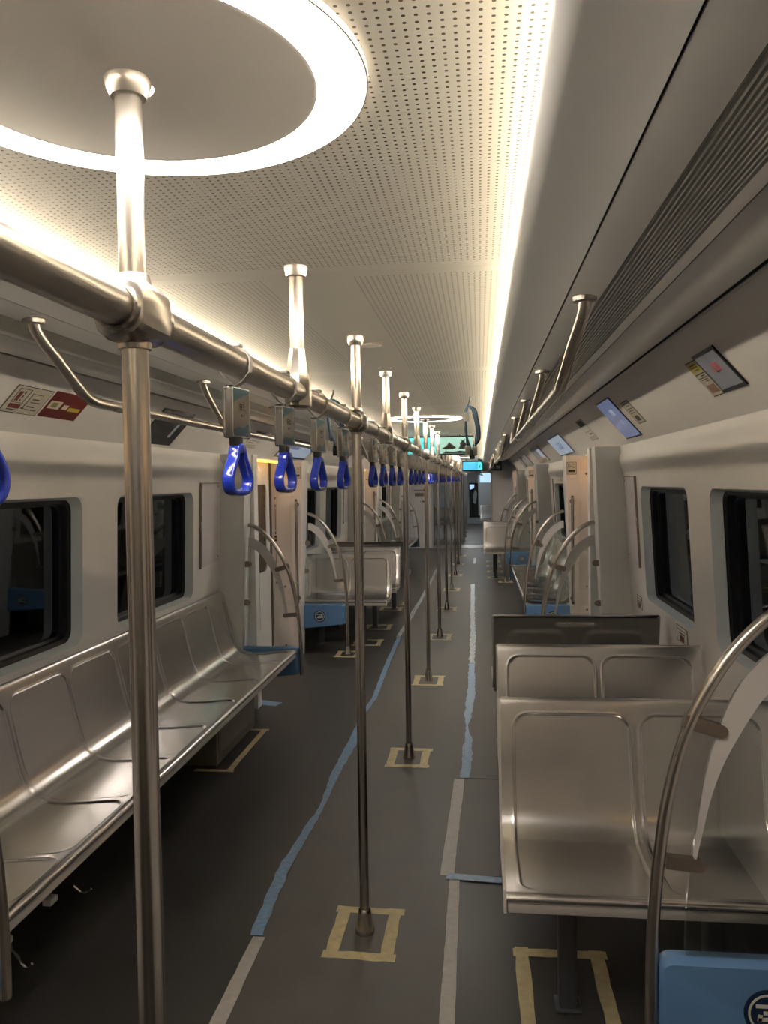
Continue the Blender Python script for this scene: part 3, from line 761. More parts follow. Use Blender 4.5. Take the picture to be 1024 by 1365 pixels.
partition(-1, 11.14, 'arched rail partition behind the turned-away seats, before the second door', logo=1)
partition(-1, 13.14, 'arched rail partition at the near end of the far long bench', foot=False)
partition(-1, 16.70, 'arched rail partition in front of the end wall', foot=False, logo=1)
partition(1, 16.70, 'last small arched rail partition, above the far twin seat bench', logo=1)
# ------------------------------------------------------------------ vertical grab handles on the door pillars
def grab_bar(side, y, h, label, dirn):
    t = thing('door_grab_bar', label, 'grab bar', (X(side, h), y, .57), group='vertical steel grab bars by the doors')
    L = .86; P = [(0, 0, 0), (0, dirn*.035, .004), (0, dirn*.048, .03), (0, dirn*.048, L-.03), (0, dirn*.035, L-.004), (0, 0, L)]
    b = MB(); b.tube(smoothpath(P, 5), .0135, 16); b.build('bar_tube', 'pole_steel', t)
    for z in (0, L):
        b = MB(); b.lathe([(.021, 0), (.021, dirn*.006)], 0, 0, 20, 'y', z); b.build('wall_mount', 'clamp_steel', t)
for side, sn in ((1, 'twin-seat'), (-1, 'long-bench')):
    for k, w in enumerate(('first', 'second', 'third')):
        q = 1.98+BAY*k
        grab_bar(side, q+BAY-.241, 1.235, 'vertical steel bar on the far jamb of the %s door, %s side' % (w, sn), -1)
        grab_bar(side, q+3.52+.271, 1.200, 'vertical steel bar on the near jamb of the %s door, %s side' % (w, sn), 1)
# hatches, sign plates and door lamps on the portal linings
for side, sn in ((1, 'twin-seat'), (-1, 'long-bench')):
    for k, w in enumerate(('first', 'second', 'third')):
        yp = 1.98+BAY*(k+1)-.241
        for z0, z1, nm in ((.645, 1.70, 'tall upper'), (.10, .50, 'small lower')):
            t = thing('access_hatch', '%s cream access hatch with screws beside the %s door, %s side' % (nm, w, sn), 'hatch', (X(side, 1.36), yp, z0), group='access hatches beside the doors')
            b = MB(); b.seg = 2; H = z1-z0; b.box(-.065, .065, -.004, .0, 0, H, .0015); b.build('hatch_plate', 'wall_pink', t)
            for zz in (.03, H-.03):
                b = MB(); b.lathe([(.011, -.0045), (.011, -.0065), (.006, -.008)], 0, 0, 14, 'y', zz); b.build('screw', 'clamp_steel', t)
        if k < 2:
            b = MB(); b.box(-.05, .05, -.0012, 0, 0, .11); b.use('wall_pink'); 
            b = MB(); b.use('sign_ink'); b.box(-.042, .042, -.001, 0, 0, .11); b.use('sign_paper'); b.box(-.039, .039, -.0018, -.001, .003, .107)
            b.use('sign_ink'); b.box(-.028, .0, -.0024, -.0018, .07, .074); b.box(-.028, -.020, -.0024, -.0018, .055, .095); b.box(.006, .026, -.0024, -.0018, .06, .064); b.box(.006, .026, -.0024, -.0018, .088, .092); b.box(-.03, .03, -.0024, -.0018, .02, .04)
            o = b.build('door_notice', None, loc=(X(side, 1.235), yp-.0002, 1.665), smooth=0); tag(o, 'small outlined notice plate above the bar of the %s door, %s side' % (w, sn), 'sign')
        m = 1.98+BAY*k+4.55
        t = thing('door_lamp', 'orange indicator strip glowing over the %s door, %s side' % (w, sn), 'indicator lamp', (X(side, 1.385), m+.22, 1.832))
        b = MB(); b.box(-.022, .022, -.50, .50, -.024, 0, .003); b.build('lamp_body', 'lamp_orange', t)
        # black and yellow edge marking on the far door jamb
        b = MB(); b.use('black_rubber'); hx = X(side, 1.475)
        for z in (1.38, 1.31, 1.06, .96, .66, .60): b.box(-.004, .004, -.004, 0, z, z+.022)
        b.box(-.0015, .0015, -.004, 0, 1.1, 1.30); b.box(-.0015, .0015, -.004, 0, .68, .90); b.box(-.010, .010, -.005, 0, .995, 1.045); b.use('sign_yellow'); b.box(-.012, .012, -.006, 0, 1.01, 1.03)
        o = b.build('jamb_marking', None, loc=(X(side, 1.44), yp-.0003, .10), smooth=0); tag(o, 'black and yellow edge marking on the jamb of the %s door, %s side' % (w, sn), 'marking')
for side, sn in ((1, 'twin-seat'), (-1, 'long-bench')):
    t = thing('door_lamp', 'orange indicator strip over the doorway beside the viewer, %s side' % sn, 'indicator lamp', (X(side, 1.42), .95, 1.832))
    b = MB(); b.box(-.03, .03, -.45, .45, -.012, 0, .003); b.build('lamp_body', 'lamp_orange', t)
# map / access panels on the walls near the pillars
for side, sn in ((1, 'twin-seat'), (-1, 'long-bench')):
    for k, w in enumerate(('first', 'second', 'third')):
        q = 1.98+BAY*k
        t = thing('service_panel', 'tall lilac-grey service panel on the wall before the %s door, %s side' % (w, sn), 'wall panel', (X(side, wh(side, 1.08)), q+3.28, 1.08), group='tall service panels on the walls')
        dh = side*(wh(side, 1.63)-wh(side, 1.08))
        def pf(y, z, tt): return (dh*z/.55-side*tt, y, z)
        b = MB(); b.prism([(-.17, 0), (.19, .02), (.19, .55), (-.17, .55)], pf, .0005, .010); b.build('panel_sheet', 'panel_lilac', t)
        b = MB(); b.prism([(-.178, -.004), (-.168, -.004), (-.168, .556), (-.178, .556)], pf, .0005, .014); b.prism([(-.178, .550), (.19, .550), (.19, .556), (-.178, .556)], pf, .0005, .0135); b.build('dark_edging', 'clamp_steel', t)
        for y, z in ((-.16, .02), (-.16, .53), (.17, .05), (.17, .53)):
            b = MB(); b.prism([(y+.006*math.cos(a*PI/4), z+.006*math.sin(a*PI/4)) for a in range(8)], pf, .0102, .0125); b.build('screw', 'clamp_steel', t)
        b = MB(); b.tube([pf(-.176, .24, .012), pf(-.186, .25, .016), pf(-.186, .29, .016), pf(-.176, .30, .012)], .003, 8); b.build('latch', 'chrome', t)
# ------------------------------------------------------------------ signs and screens on the sloping panels
def on_panel(side, y, s):
    """point on the sloping panel: s = 0 at the bead, 1 at its foot"""
    P = PROF[side]; a, c = P['bead'], P['bot']; a = (a[0]+.008, a[1]-.009)
    return Vector((X(side, a[0]+(c[0]-a[0])*s), y, a[1]+(c[1]-a[1])*s))
def panel_frame(side, y0, y1, s0, s1):
    """local frame: origin centre; u along +Y, w down the slope; n towards the room"""
    c = on_panel(side, (y0+y1)/2, (s0+s1)/2); dn_ = on_panel(side, 0, 1)-on_panel(side, 0, 0); L = dn_.length*(s1-s0); dn_.normalize()
    u_ = Vector((0, 1, 0)); nn = u_.cross(dn_)
    if nn.x*side > 0: nn = -nn
    return c+nn*.001, u_, dn_, nn, (y1-y0)/2, L/2
def plate(b, u_, w_, nn, a0, a1, c0, c1, t0, t1):
    vs = [u_*a+w_*c+nn*t for t in (t0, t1) for a, c in ((a0, c0), (a1, c0), (a1, c1), (a0, c1))]
    b.add(vs, [(0, 1, 2, 3), (4, 7, 6, 5), (0, 4, 5, 1), (1, 5, 6, 2), (2, 6, 7, 3), (3, 7, 4, 0)])
def screen(side, y0, y1, s0, s1, label, face, marks=(), bez=.010):
    c, u_, w_, nn, a, l = panel_frame(side, y0, y1, s0, s1)
    t = thing('panel_screen', label, 'screen', c, group='screens on the sloping side panels')
    b = MB(); plate(b, u_, w_, nn, -a, a, -l, l, 0, .006); b.build('bezel', 'screen_glass', t, smooth=0)
    b = MB(); b.use(face); plate(b, u_, w_, nn, -a+bez, a-bez, -l+bez, l-bez, .006, .0066)
    for m_, x0, x1, z0, z1 in marks: b.use(m_); plate(b, u_, w_, nn, -a+2*a*x0, -a+2*a*x1, -l+2*l*z0, -l+2*l*z1, .0066, .007)
    b.build('display', None, t, smooth=0); return t
def sticker(side, y0, y1, s0, s1, label, base, marks, name='notice_sticker', edge='sign_ink'):
    c, u_, w_, nn, a, l = panel_frame(side, y0, y1, s0, s1); b = MB()
    b.use(edge); plate(b, u_, w_, nn, -a, a, -l, l, 0, .001); e = .004; b.use(base); plate(b, u_, w_, nn, -a+e, a-e, -l+e, l-e, .001, .0013)
    for i, (m_, x0, x1, z0, z1) in enumerate(marks): b.use(m_); plate(b, u_, w_, nn, -a+2*a*x0, -a+2*a*x1, -l+2*l*z0, -l+2*l*z1, .0013, .0016+.0001*i)
    o = b.build(name, None, loc=c, smooth=0); return tag(o, label, 'sticker')
screen(1, 2.70, 2.945, .25, .71, 'dark screen showing a faint red shape, above the closest window', 'screen_off', (('screen_red', .30, .62, .30, .52), ('screen_ink', .42, .55, .50, .54)), .014)
ln = [('sign_yellow', .08, .92, .05, .30), ('sign_ink', .2, .8, .09, .115), ('sign_ink', .2, .8, .16, .185), ('sign_ink', .2, .7, .23, .255), ('sign_ink', .08, .92, .34, .37), ('sign_ink', .2, .55, .40, .43), ('sign_ink', .08, .92, .46, .48), ('sign_ink', .2, .8, .51, .53), ('sign_ink', .2, .5, .56, .58), ('sign_brown', .15, .85, .68, .90)]
sticker(1, 2.958, 3.085, .285, .72, 'narrow notice sticker, yellow to red, beside the dark screen', 'sign_paper', ln)
screen(1, 4.625, 5.08, .13, .90, 'blue-violet lit screen on the sloping panel before the first door', 'screen_blue', (('screen_pale', .35, .55, .25, .40), ('screen_off', .45, .7, .45, .52), ('screen_pale', .3, .42, .55, .65), ('screen_pale', .28, .32, .78, .80)), .008)
ln = [('sign_ink', .15, .85, .10, .13), ('sign_ink', .15, .7, .20, .23), ('sign_ink', .12, .88, .33, .36), ('sign_ink', .2, .8, .42, .45), ('sign_ink', .2, .8, .52, .55), ('sign_ink', .3, .75, .66, .88)]
sticker(1, 4.30, 4.495, .31, .72, 'pale outlined notice sticker beside the blue-violet screen', 'sign_green', [('sign_paper', .08, .92, .04, .96)]+ln)
for side, ys, sn in ((1, (5.98, 6.32), 'twin-seat side'), (-1, (5.83, 6.16), 'long-bench side')):
    sticker(side, ys[0], ys[1], .20, .72, 'metallic door notice with a dark top, over the first door, %s' % sn, 'side_panel', [('sign_ink', .1, .9, .04, .30), ('sign_paper', .1, .9, .55, .62), ('sign_brown', .15, .6, .68, .74), ('sign_paper', .1, .9, .80, .95)])
screen(1, 7.70, 8.94, .21, .85, 'pale grey-blue screen with a leaf drawing beyond the first door', 'screen_pale', (('screen_blue', .35, .42, .30, .70), ('screen_blue', .45, .62, .35, .42), ('screen_blue', .50, .58, .45, .75), ('screen_blue', .3, .7, .60, .66)), .012)
screen(1, 10.42, 11.9, .18, .87, 'wide grey screen, third along the twin-seat side panels', 'screen_off', (('screen_pale', .1, .4, .2, .7),), .05)
screen(1, 13.4, 14.3, .18, .87, 'grey screen, fourth along the twin-seat side panels', 'screen_off', (), .03)
screen(1, 15.2, 15.97, .22, .88, 'small far screen near the end of the twin-seat side panels', 'screen_off', (), .03)
# left side panel
ln = [('sign_paper', 0.02, .98, .02, .98), ('sign_ink', .10, .12, .10, .62), ('sign_ink', .10, .42, .10, .12), ('sign_ink', .40, .42, .10, .62), ('sign_ink', .10, .42, .60, .62), ('sign_red', .15, .24, .2, .55), ('sign_ink', .28, .31, .18, .28), ('sign_ink', .28, .31, .33, .43), ('sign_ink', .28, .31, .48, .56), ('sign_red', .12, .42, .66, .82), ('sign_ink', .14, .40, .86, .89), ('sign_ink', .50, .515, .22, .80), ('sign_ink', .47, .545, .76, .80), ('sign_ink', .50, .80, .22, .235), ('sign_ink', .60, .78, .40, .43), ('sign_ink', .60, .85, .52, .54), ('sign_ink', .58, .78, .68, .71), ('sign_ink', .58, .90, .80, .82)]
sticker(-1, 2.77, 3.015, .305, .71, 'framed white safety notice with red block and arrow, above the first big window', 'sign_paper', ln)
sticker(-1, 3.03, 3.32, .285, .70, 'dark red safety notice partly behind the curved handrail end', 'sign_red', [('sign_paper', .05, .35, .36, .66), ('sign_green', .12, .26, .42, .60), ('sign_paper', .42, .56, .45, .62), ('sign_yellow', .60, .92, .52, .66)], edge='sign_red')
screen(-1, 4.06, 4.51, .17, .92, 'black screen on the sloping panel behind the closest pole', 'screen_glass', (('screen_off', .70, .78, .35, .75), ('screen_off', .2, .6, .12, .14)), .01)
screen(-1, 6.9, 8.1, .20, .88, 'pale blue screen above the first door on the long-bench side', 'screen_pale', (('screen_blue', .2, .5, .2, .5),), .02)
screen(-1, 10.4, 11.6, .20, .88, 'grey screen beyond the first turned-away seats, long-bench side', 'screen_off', (), .02)
# small stickers on the twin-seat wall
def wall_sticker(side, y0, y1, z0, z1, label):
    b = MB(); hx = wh(side, (z0+z1)/2)
    sl = (wh(side, z0)-wh(side, z1))
    def wf(a, z, t): return (X(side, wh(side, z)-t), a, z)
    def pr(m_, a0, a1, c0, c1, t0, t1): b.use(m_); b.prism([(y0+(y1-y0)*a0, z0+(z1-z0)*c0), (y0+(y1-y0)*a1, z0+(z1-z0)*c0), (y0+(y1-y0)*a1, z0+(z1-z0)*c1), (y0+(y1-y0)*a0, z0+(z1-z0)*c1)], wf, t0, t1)
    pr('sign_ink', 0, 1, 0, 1, .0008, .0016); pr('wall_white', .06, .94, .04, .96, .0016, .0020); pr('sign_ink', .06, .94, .74, .78, .0020, .0024); pr('sign_red', .3, .7, .08, .45, .0020, .0026); pr('sign_ink', .25, .75, .52, .60, .0020, .0024)
    tag(b.build('warning_sticker', None, smooth=0), label, 'sticker')
wall_sticker(1, 4.02, 4.24, .805, .885, 'small warning sticker with a red mark below the far window, behind the second bench')
wall_sticker(1, 5.12, 5.28, .81, .89, 'small warning sticker under the service panel, behind the dark-backed bench')
# ------------------------------------------------------------------ ceiling mounted things
def hanging_screen(y, x0, x1, z0, z1, label, faces, top=CZ):
    t = thing('hanging_screen', label, 'screen', ((x0+x1)/2, y, z0))
    w = (x1-x0)/2; H = z1-z0
    b = MB(); b.seg = 2; b.box(-w, w, 0, .06, 0, H, .006); b.build('screen_case', 'screen_glass', t)
    b = MB()
    for m_, pts_ in faces:
        b.use(m_); b.cur = b.mats.index(m_)
        dpt = -.0006 if m_ not in ('screen_ink', 'screen_cyan2') else -.0012
        b.prism([(-w+2*w*a, H*c) for a, c in pts_], lambda a, c, yy: (a, yy, c), dpt, 0.001)
    b.build('display', None, t, smooth=0)
    if top and top-z1 > .004:
        for sx in (-.6, .6):
            b = MB(); b.tube([(w*sx, .03, H-.002), (w*sx, .03, top-z0-.0005)], .012, 12); b.build('ceiling_mount', 'black_plastic', t)
    return t
hill = [(.53, .34), (.56, .40), (.59, .46), (.62, .60), (.635, .70), (.65, .62), (.68, .56), (.72, .44), (.74, .36), (.68, .30), (.58, .28)]
tree = [(.77, .30), (.80, .50), (.79, .62), (.82, .70), (.80, .82), (.84, .74), (.87, .86), (.86, .66), (.90, .56), (.87, .44), (.90, .34), (.84, .28)]
bush = [(.54, .10), (.58, .20), (.70, .16), (.80, .22), (.90, .14), (.97, .18), (.97, .08), (.54, .08)]
hanging_screen(9.0, X(-1, .373), X(1, .373), 1.912, 2.120, 'wide hanging screen, cyan route map beside an ink landscape picture',
               [('screen_cyan', [(.02, .07), (.49, .07), (.49, .93), (.02, .93)]), ('screen_mint', [(.50, .07), (.98, .07), (.98, .93), (.50, .93)]),
                ('screen_cyan2', [(.06, .70), (.20, .70), (.20, .76), (.06, .76)]), ('screen_cyan2', [(.10, .30), (.13, .30), (.13, .6), (.10, .6)]), ('screen_cyan2', [(.30, .35), (.40, .35), (.40, .41), (.30, .41)]), ('screen_cyan2', [(.24, .6), (.27, .6), (.27, .68), (.24, .68)]),
                ('screen_ink', hill), ('screen_ink', tree), ('screen_ink', bush)])
hanging_screen(19.3, -.40, .09, 1.853, 2.105, 'second blue screen, mounted over the gangway opening', [('screen_sky', [(.04, .12), (.72, .12), (.72, .86), (.04, .86)]), ('screen_cyan', [(.73, .12), (.96, .12), (.96, .86), (.73, .86)]), ('screen_ink', [(.80, .30), (.86, .34), (.88, .60), (.82, .50)]), ('screen_cyan2', [(.15, .5), (.4, .5), (.4, .6), (.15, .6)])])
b = MB(); b.box(-.55, .55, 0, .03, 0, .05, .004); tag(b.build('lintel_strip', 'plain_ceiling', loc=(-.05, 19.62, 2.075)), 'pale strip above the second blue screen, over the gangway', 'trim strip')
t = thing('smoke_detector', 'small flat round detector on the ceiling behind the second grab pole', 'detector', (-.392, 3.02, CZ))
b = MB(); b.lathe([(.038, -.0005), (.038, -.006), (.030, -.011), (.0001, -.013)], n=32); b.build('detector_cover', 'ceiling_disc', t)
b = MB(); b.lathe([(.040, -.0003), (.042, -.004), (.039, -.006)], n=32); b.build('rim_ring', 'chrome', t)
def cable_bundle(x, y, label, s=1., sd=1):
    rnd = random.Random(sd)
    t = thing('cable_bundle', label, 'cable', (x, y, CZ))
    b = MB(); b.tube(smoothpath([(0.004, 0, 0), (.002, 0, -.02*s), (-.010, 0, -.05*s)], 4), .005, 8); b.build('cord', 'cable_black', t)
    for k in range(3):
        b = MB(); o = k*.008; b.tube(smoothpath([(-.010, k*.006, -.05*s), (-.02-o*.4, k*.006, -.09*s), (-.024-o*.3, 0, -.16*s), (-.018, k*.004, -.24*s), (-.012+o, 0, -.30*s), (0, -.004, -.335*s)], 5), .0075, 8); b.build('cable', ('cable_blue', 'cable_black', 'cable_blue')[k], t)
    for k in range(3):
        b = MB(); o = k*.010; b.tube(smoothpath([(-.008, 0, -.05*s), (.016+o, .004*k, -.075*s), (.030+o, .004, -.13*s), (.040+o, 0, -.19*s), (.034+o*1.2, .004, -.25*s), (.030, 0, -.29*s), (.026, 0, -.33*s)], 5), .0055, 8); b.build('cable', ('cable_blue', 'cable_blue', 'cable_black')[k], t)
    for dx, dz in ((-.020, -.115), (-.014, -.31), (.012, -.335), (.028, -.315)):
        b = MB(); b.seg = 2; b.box(dx-.016, dx+.016, -.010, .010, dz*s-.028, dz*s+.028, .005); b.build('connector', 'connector' if dx != .012 else 'cable_black', t)
    return t
cable_bundle(-.055, 5.03, 'bundle of blue and black cables hanging from the ceiling before the hanging screen', 1.05)
cable_bundle(-.80, 4.46, 'blue cable bundle hanging behind the fourth strap, on the long-bench side', 1.0, 2)
t = thing('cable_bundle', 'small loop of loose wires dangling under the second blue screen', 'cable', (-.02, 18.9, 2.0))
for k in range(3):
    b = MB(); b.tube(smoothpath([(-.02+.02*k, 0, .135), (.03+.03*k, 0, .08), (.12, 0, -.0), (.10, 0, -.10), (.02, 0, -.16-.03*k), (-.05+.05*k, 0, -.20), (.1, 0, -.26)], 5), .008, 6); b.build('cable', 'cable_black' if k != 1 else 'cable_blue', t)
# open ceiling corner at the far end, its dark cavity built as black box
t = thing('ceiling_equipment', 'open cavity with equipment, its dark built as a black box, where the ceiling panel is missing at the far end', 'equipment', (X(1, .75), 19.3, 1.86))
b = MB(); b.seg = 2; b.box(-.24, .20, -.45, .5, .0, .30, .01); b.build('cavity_dark', 'dark_void', t)
b = MB(); b.box(-.10, .02, -.50, -.451, .03, .12, .004); b.box(.06, .15, -.48, -.451, .03, .10, .004); b.build('module', 'leg_grey', t)
# ------------------------------------------------------------------ floor coverings and tapes
def ribbon(name, pts, widths, m_, label, z0=.0006, z1=.0016, jit=.004, cat='tape', seed=0, step=.05, group=None):
    rnd = random.Random(seed); P = []
    for i in range(len(pts)-1):
        (x0, y0), (x1, y1) = pts[i], pts[i+1]; l = math.hypot(x1-x0, y1-y0); k = max(1, int(l/step))
        for j in range(k): t_ = j/k; P.append((x0+(x1-x0)*t_, y0+(y1-y0)*t_, widths[i]+(widths[i+1]-widths[i])*t_))
    P.append((*pts[-1], widths[-1])); A = []; B = []
    for i, (x, y, w) in enumerate(P):
        a, c = P[max(i-1, 0)], P[min(i+1, len(P)-1)]; dx, dy = c[0]-a[0], c[1]-a[1]; l = math.hypot(dx, dy); nx, ny = -dy/l, dx/l
        wa = w/2+rnd.uniform(-jit, jit); wb = w/2+rnd.uniform(-jit, jit); A.append((x+nx*wa, y+ny*wa)); B.append((x-nx*wb, y-ny*wb))
    cx, cy = P[len(P)//2][:2]; b = MB(); b.strip([(x-cx, y-cy) for x, y in A], [(x-cx, y-cy) for x, y in B], lambda x, y, z: (x, y, z), 0, z1-z0)
    o = b.build(name, m_, loc=(cx, cy, z0), smooth=0); return tag(o, label, cat, group)
def mat_sheet(x0, x1, y0, y1, label, z=.0, th=.003, seed=1):
    rnd = random.Random(seed); A = []; B = []; k = max(3, int((y1-y0)/.15))
    for i in range(k+1): y = y0+(y1-y0)*i/k; A.append((x0+rnd.uniform(-.004, .004), y)); B.append((x1, y))
    cx, cy = (x0+x1)/2, (y0+y1)/2; b = MB(); b.strip([(x-cx, y-cy) for x, y in A], [(x-cx, y-cy) for x, y in B], lambda x, y, zz: (x, y, zz), 0, th)
    return tag(b.build('floor_mat', 'mat_grey', loc=(cx, cy, z+.0004), smooth=0), label, 'floor covering', 'grey protective floor sheets')
AX0, AX1 = X(-1, .375), X(1, .325)
mat_sheet(AX0, AX1, Y0+.05, 19.7, 'long grey protective sheet down the aisle under the centre poles', 0, .002, 3)
mat_sheet(AX1+.004, .55, 3.30, 4.385, 'grey protective sheet beside the second twin-seat bench, edged by blue tape', 0, .0035, 4)
mat_sheet(AX1+.004, .55, 4.40, 9.60, 'grey protective sheet beside the turned-away dark-backed bench', 0, .003, 5)
Z0 = .0030
ribbon('blue_tape_strip', [(-.815, 2.79), (-.835, 3.3), (-.815, 3.7), (-.80, 3.95), (-.815, 4.4), (-.80, 5.1), (-.83, 5.6), (-.80, 6.0), (-.83, 7.0), (-.85, 8.4)], [.045, .05, .040, .020, .048, .06, .03, .04, .04, .04], 'blue_tape', 'crinkled blue tape along the sheet edge beside the long bench', Z0-.0012, Z0+.0002, .004, seed=1)
ribbon('pale_tape_strip', [(-.86, 8.42), (-.83, 10), (-.80, 12.5), (-.80, 15)], [.04, .05, .045, .04], 'pale_tape', 'pale tape continuing far along the aisle edge beyond the first door', Z0-.0012, Z0+.0002, .008, seed=2)
ribbon('grey_tape_strip', [(-.800, 1.55), (-.800, 2.30), (-.800, 2.78)], [.05, .048, .045], 'grey_tape', 'grey tape strip at the bottom, joined to the crinkled blue tape', Z0-.0012, Z0+.0004, .0015, seed=3)
ribbon('grey_tape_strip', [(-.112, 1.6), (-.114, 2.4), (-.118, 3.27)], [.046, .046, .042], 'grey_tape', 'grey tape strip on the floor in front of the cross tape', Z0-.0012, Z0+.0004, .0015, seed=4)
ribbon('grey_tape_strip', [(-.150, 3.29), (-.125, 4.38)], [.055, .055], 'grey_tape', 'grey tape strip on the floor between cross tape and crumpled blue tape', .0032, .0046, .0015, seed=5)
ribbon('blue_tape_strip', [(-.150, 3.285), (.10, 3.262)], [.05, .045], 'blue_tape', 'short blue tape laid across the aisle edge beside the second bench', .0047, .0058, .001, seed=6)
ribbon('blue_tape_strip', [(-.095, 4.40), (-.09, 4.75), (-.085, 5.05), (-.10, 5.35), (-.095, 5.6), (-.08, 6.2), (-.085, 7.2)], [.055, .06, .05, .012, .05, .06, .05], 'blue_tape', 'crumpled blue tape along the aisle edge beside the turned-away bench', .0036, .0050, .006, seed=7)
ribbon('pale_tape_strip', [(-.085, 7.22), (-.085, 8.6), (-.10, 9.9), (-.12, 12.8)], [.05, .055, .055, .05], 'pale_tape', 'crumpled pale tape running far along the aisle edge', .0036, .0052, .010, seed=8)
ribbon('pale_tape_strip', [(-.12, 16.0), (-.11, 17.2)], [.05, .06], 'pale_tape', 'short crumpled tape scrap on the floor near the end threshold', Z0, Z0+.0016, .012, seed=9)
ribbon('grey_tape_strip', [(-.07, 4.392), (.12, 4.392)], [.012, .008], 'seam_black', 'dark torn joint line between two floor sheets', .0042, .0048, .002, seed=10)
ribbon('blue_tape_strip', [(-1.70, 5.86), (-1.48, 5.80)], [.12, .10], 'blue_tape', 'blue tape patch on the floor by the first door, beyond the long bench', .0006, .0016, .003, seed=11)
def tape_square(x0, x1, y0, y1, label, z=Z0-.0012, w=.045, seed=0, sk=0., sides='abcd'):
    rnd = random.Random(seed); j = lambda: rnd.uniform(-.008, .008)
    cx, cy = (x0+x1)/2, (y0+y1)/2; t = thing('masking_tape_square', label, 'tape', (cx, cy, z), group='masking tape squares on the floor')
    segs = {'a': ((x0-.008, y0+w/2), (x1+.008, y0+w/2+j())), 'b': ((x0-.008, y1-w/2+j()), (x1+.012, y1-w/2)), 'c': ((x0+w/2, y0), (x0+w/2+j()*.5, y1)), 'd': ((x1-w/2+j()*.5, y0), (x1-w/2, y1))}
    for i, k in enumerate(sides):
        (ax, ay), (bx_, by_) = segs[k]; n_ = 8; A = []; B = []; l = math.hypot(bx_-ax, by_-ay); nx, ny = -(by_-ay)/l, (bx_-ax)/l
        for q in range(n_+1):
            tt = q/n_; x, y = ax+(bx_-ax)*tt-cx, ay+(by_-ay)*tt-cy; a_ = w/2+rnd.uniform(-.0025, .0025); c_ = w/2+rnd.uniform(-.0025, .0025)
            A.append((x+nx*a_, y+ny*a_)); B.append((x-nx*c_, y-ny*c_))
        b = MB(); b.strip(A, B, lambda x, y, zz: (x, y, zz), .0012*(i > 1), .0012*(i > 1)+.0012); b.build('tape_strip', 'masking_tape', t, smooth=0)
    return t
for k in range(1, 10):
    tape_square(XC-.120, XC+.118, PY[k]-.170, PY[k]+.165, 'masking tape square around the foot of the %s centre grab pole' % ORD[k], seed=k)
tape_square(.105, .40, 2.28, 2.80, 'masking tape square around the leg of the closest twin-seat bench', .0006, seed=31)
tape_square(.105, .40, 3.25, 3.68, 'masking tape square under the second twin-seat bench', .0042, seed=32)
for i, y in enumerate((7.96, 8.84, 10.14, 10.62)):
    tape_square(-1.28, -1.0, y, y+.32, 'masking tape square under the twin seats beyond the first door, %s along' % ORD[i], .0006, seed=40+i)
tape_square(X(-1, .825)-.11, X(-1, .825)+.11, 7.42, 7.70, 'masking tape square around the foot of the arched rail beyond the first door', .0006, seed=50)
for i, y in enumerate((13.53, 14.44, 15.4, 16.3)):
    tape_square(.12, .40, y, y+.3, 'masking tape square under the far twin seats, %s along' % ORD[i], .0006, seed=55+i)
tape_square(X(1, .825)-.11, X(1, .825)+.11, 13.0, 13.26, 'masking tape square around the foot of the far arched rail', .0006, seed=60)
tape_square(-1.62, -1.405, 4.40, 5.20, 'masking tape outline at the metal box beneath the long window bench', .0006, w=.035, seed=61, sides='abd')
# clamps and loose cables under the near end of the long bench
def under_clip(loc, label, k):
    t = thing('cable_clip', label, 'cable clip', loc)
    b = MB(); b.seg = 2; b.box(-.018, .012, -.022, .022, -.010, .010, .004); b.build('plug_housing', 'white_plastic', t)
    b = MB(); b.tube(smoothpath([(-.015, 0, 0), (-.05, -.01, .012), (-.08, -.03, .03), (-.10, -.05, .06)], 4), .004, 8); b.build('wire', 'connector', t)
    b = MB(); b.tube([(0, .0, .01), (.0, .0, .422-loc[2])], .0025, 8); b.build('hanger_wire', 'clamp_steel', t)
under_clip((-1.345, 2.36, .33), 'white cable plug hanging beneath the long bench, upper one', 0)
under_clip((-1.375, 2.16, .31), 'white cable plug hanging beneath the long bench, lower one', 1)
t = thing('hose_hook', 'bent metal hook dangling beneath the near end of the long bench', 'hook', (-1.43, 2.30, .16))
b = MB(); b.tube(smoothpath([(0, -.02, .05), (.005, 0, .02), (.012, .006, -.005), (.03, .01, -.018), (.045, .01, -.005)], 5), .0045, 8); b.tube([(0, -.02, .05), (-.01, -.03, .27)], .002, 6); b.build('hook_wire', 'chrome', t)
t = thing('hose_hook', 'small curved metal hook behind the dangling one under the long bench', 'hook', (-1.40, 2.66, .20))
b = MB(); b.tube(smoothpath([(-.03, 0, .02), (-.01, .005, .0), (.01, .006, -.005), (.03, .01, .008)], 5), .004, 8); b.tube([(-.03, 0, .02), (-.035, -.01, .225)], .002, 6); b.build('hook_wire', 'chrome', t)
# crumpled film over the far long benches
def film(name, label, x0, x1, y0, y1, fz, seed, side):
    nx, ny = 30, 60; b = MB(); vs = []
    for j in range(ny+1):
        for i in range(nx+1):
            u_, v_ = i/nx, j/ny; x = x0+(x1-x0)*u_; y = y0+(y1-y0)*v_
            nz = abs(noise.noise(Vector((x*5+seed, y*2.5+x*2, seed))))*.07+noise.noise(Vector((x*14, y*9, seed)))*.008
            vs.append((x-(x0+x1)/2, y-(y0+y1)/2, fz(u_)+abs(nz)+.012))
    b.add(vs, [(j*(nx+1)+i, j*(nx+1)+i+1, (j+1)*(nx+1)+i+1, (j+1)*(nx+1)+i) for j in range(ny) for i in range(nx)])
    tag(b.build(name, 'plastic_film', loc=((x0+x1)/2, (y0+y1)/2, 0), smooth=180), label, 'plastic film')
def seatz(u_):
    Q = [(0, .472), (.3, .462), (.68, .455), (.80, .50), (.9, .70), (1, .90)]
    for (a, za), (c, zc) in zip(Q[:-1], Q[1:]):
        if u_ <= c: return za+(zc-za)*(u_-a)/(c-a)
    return .9
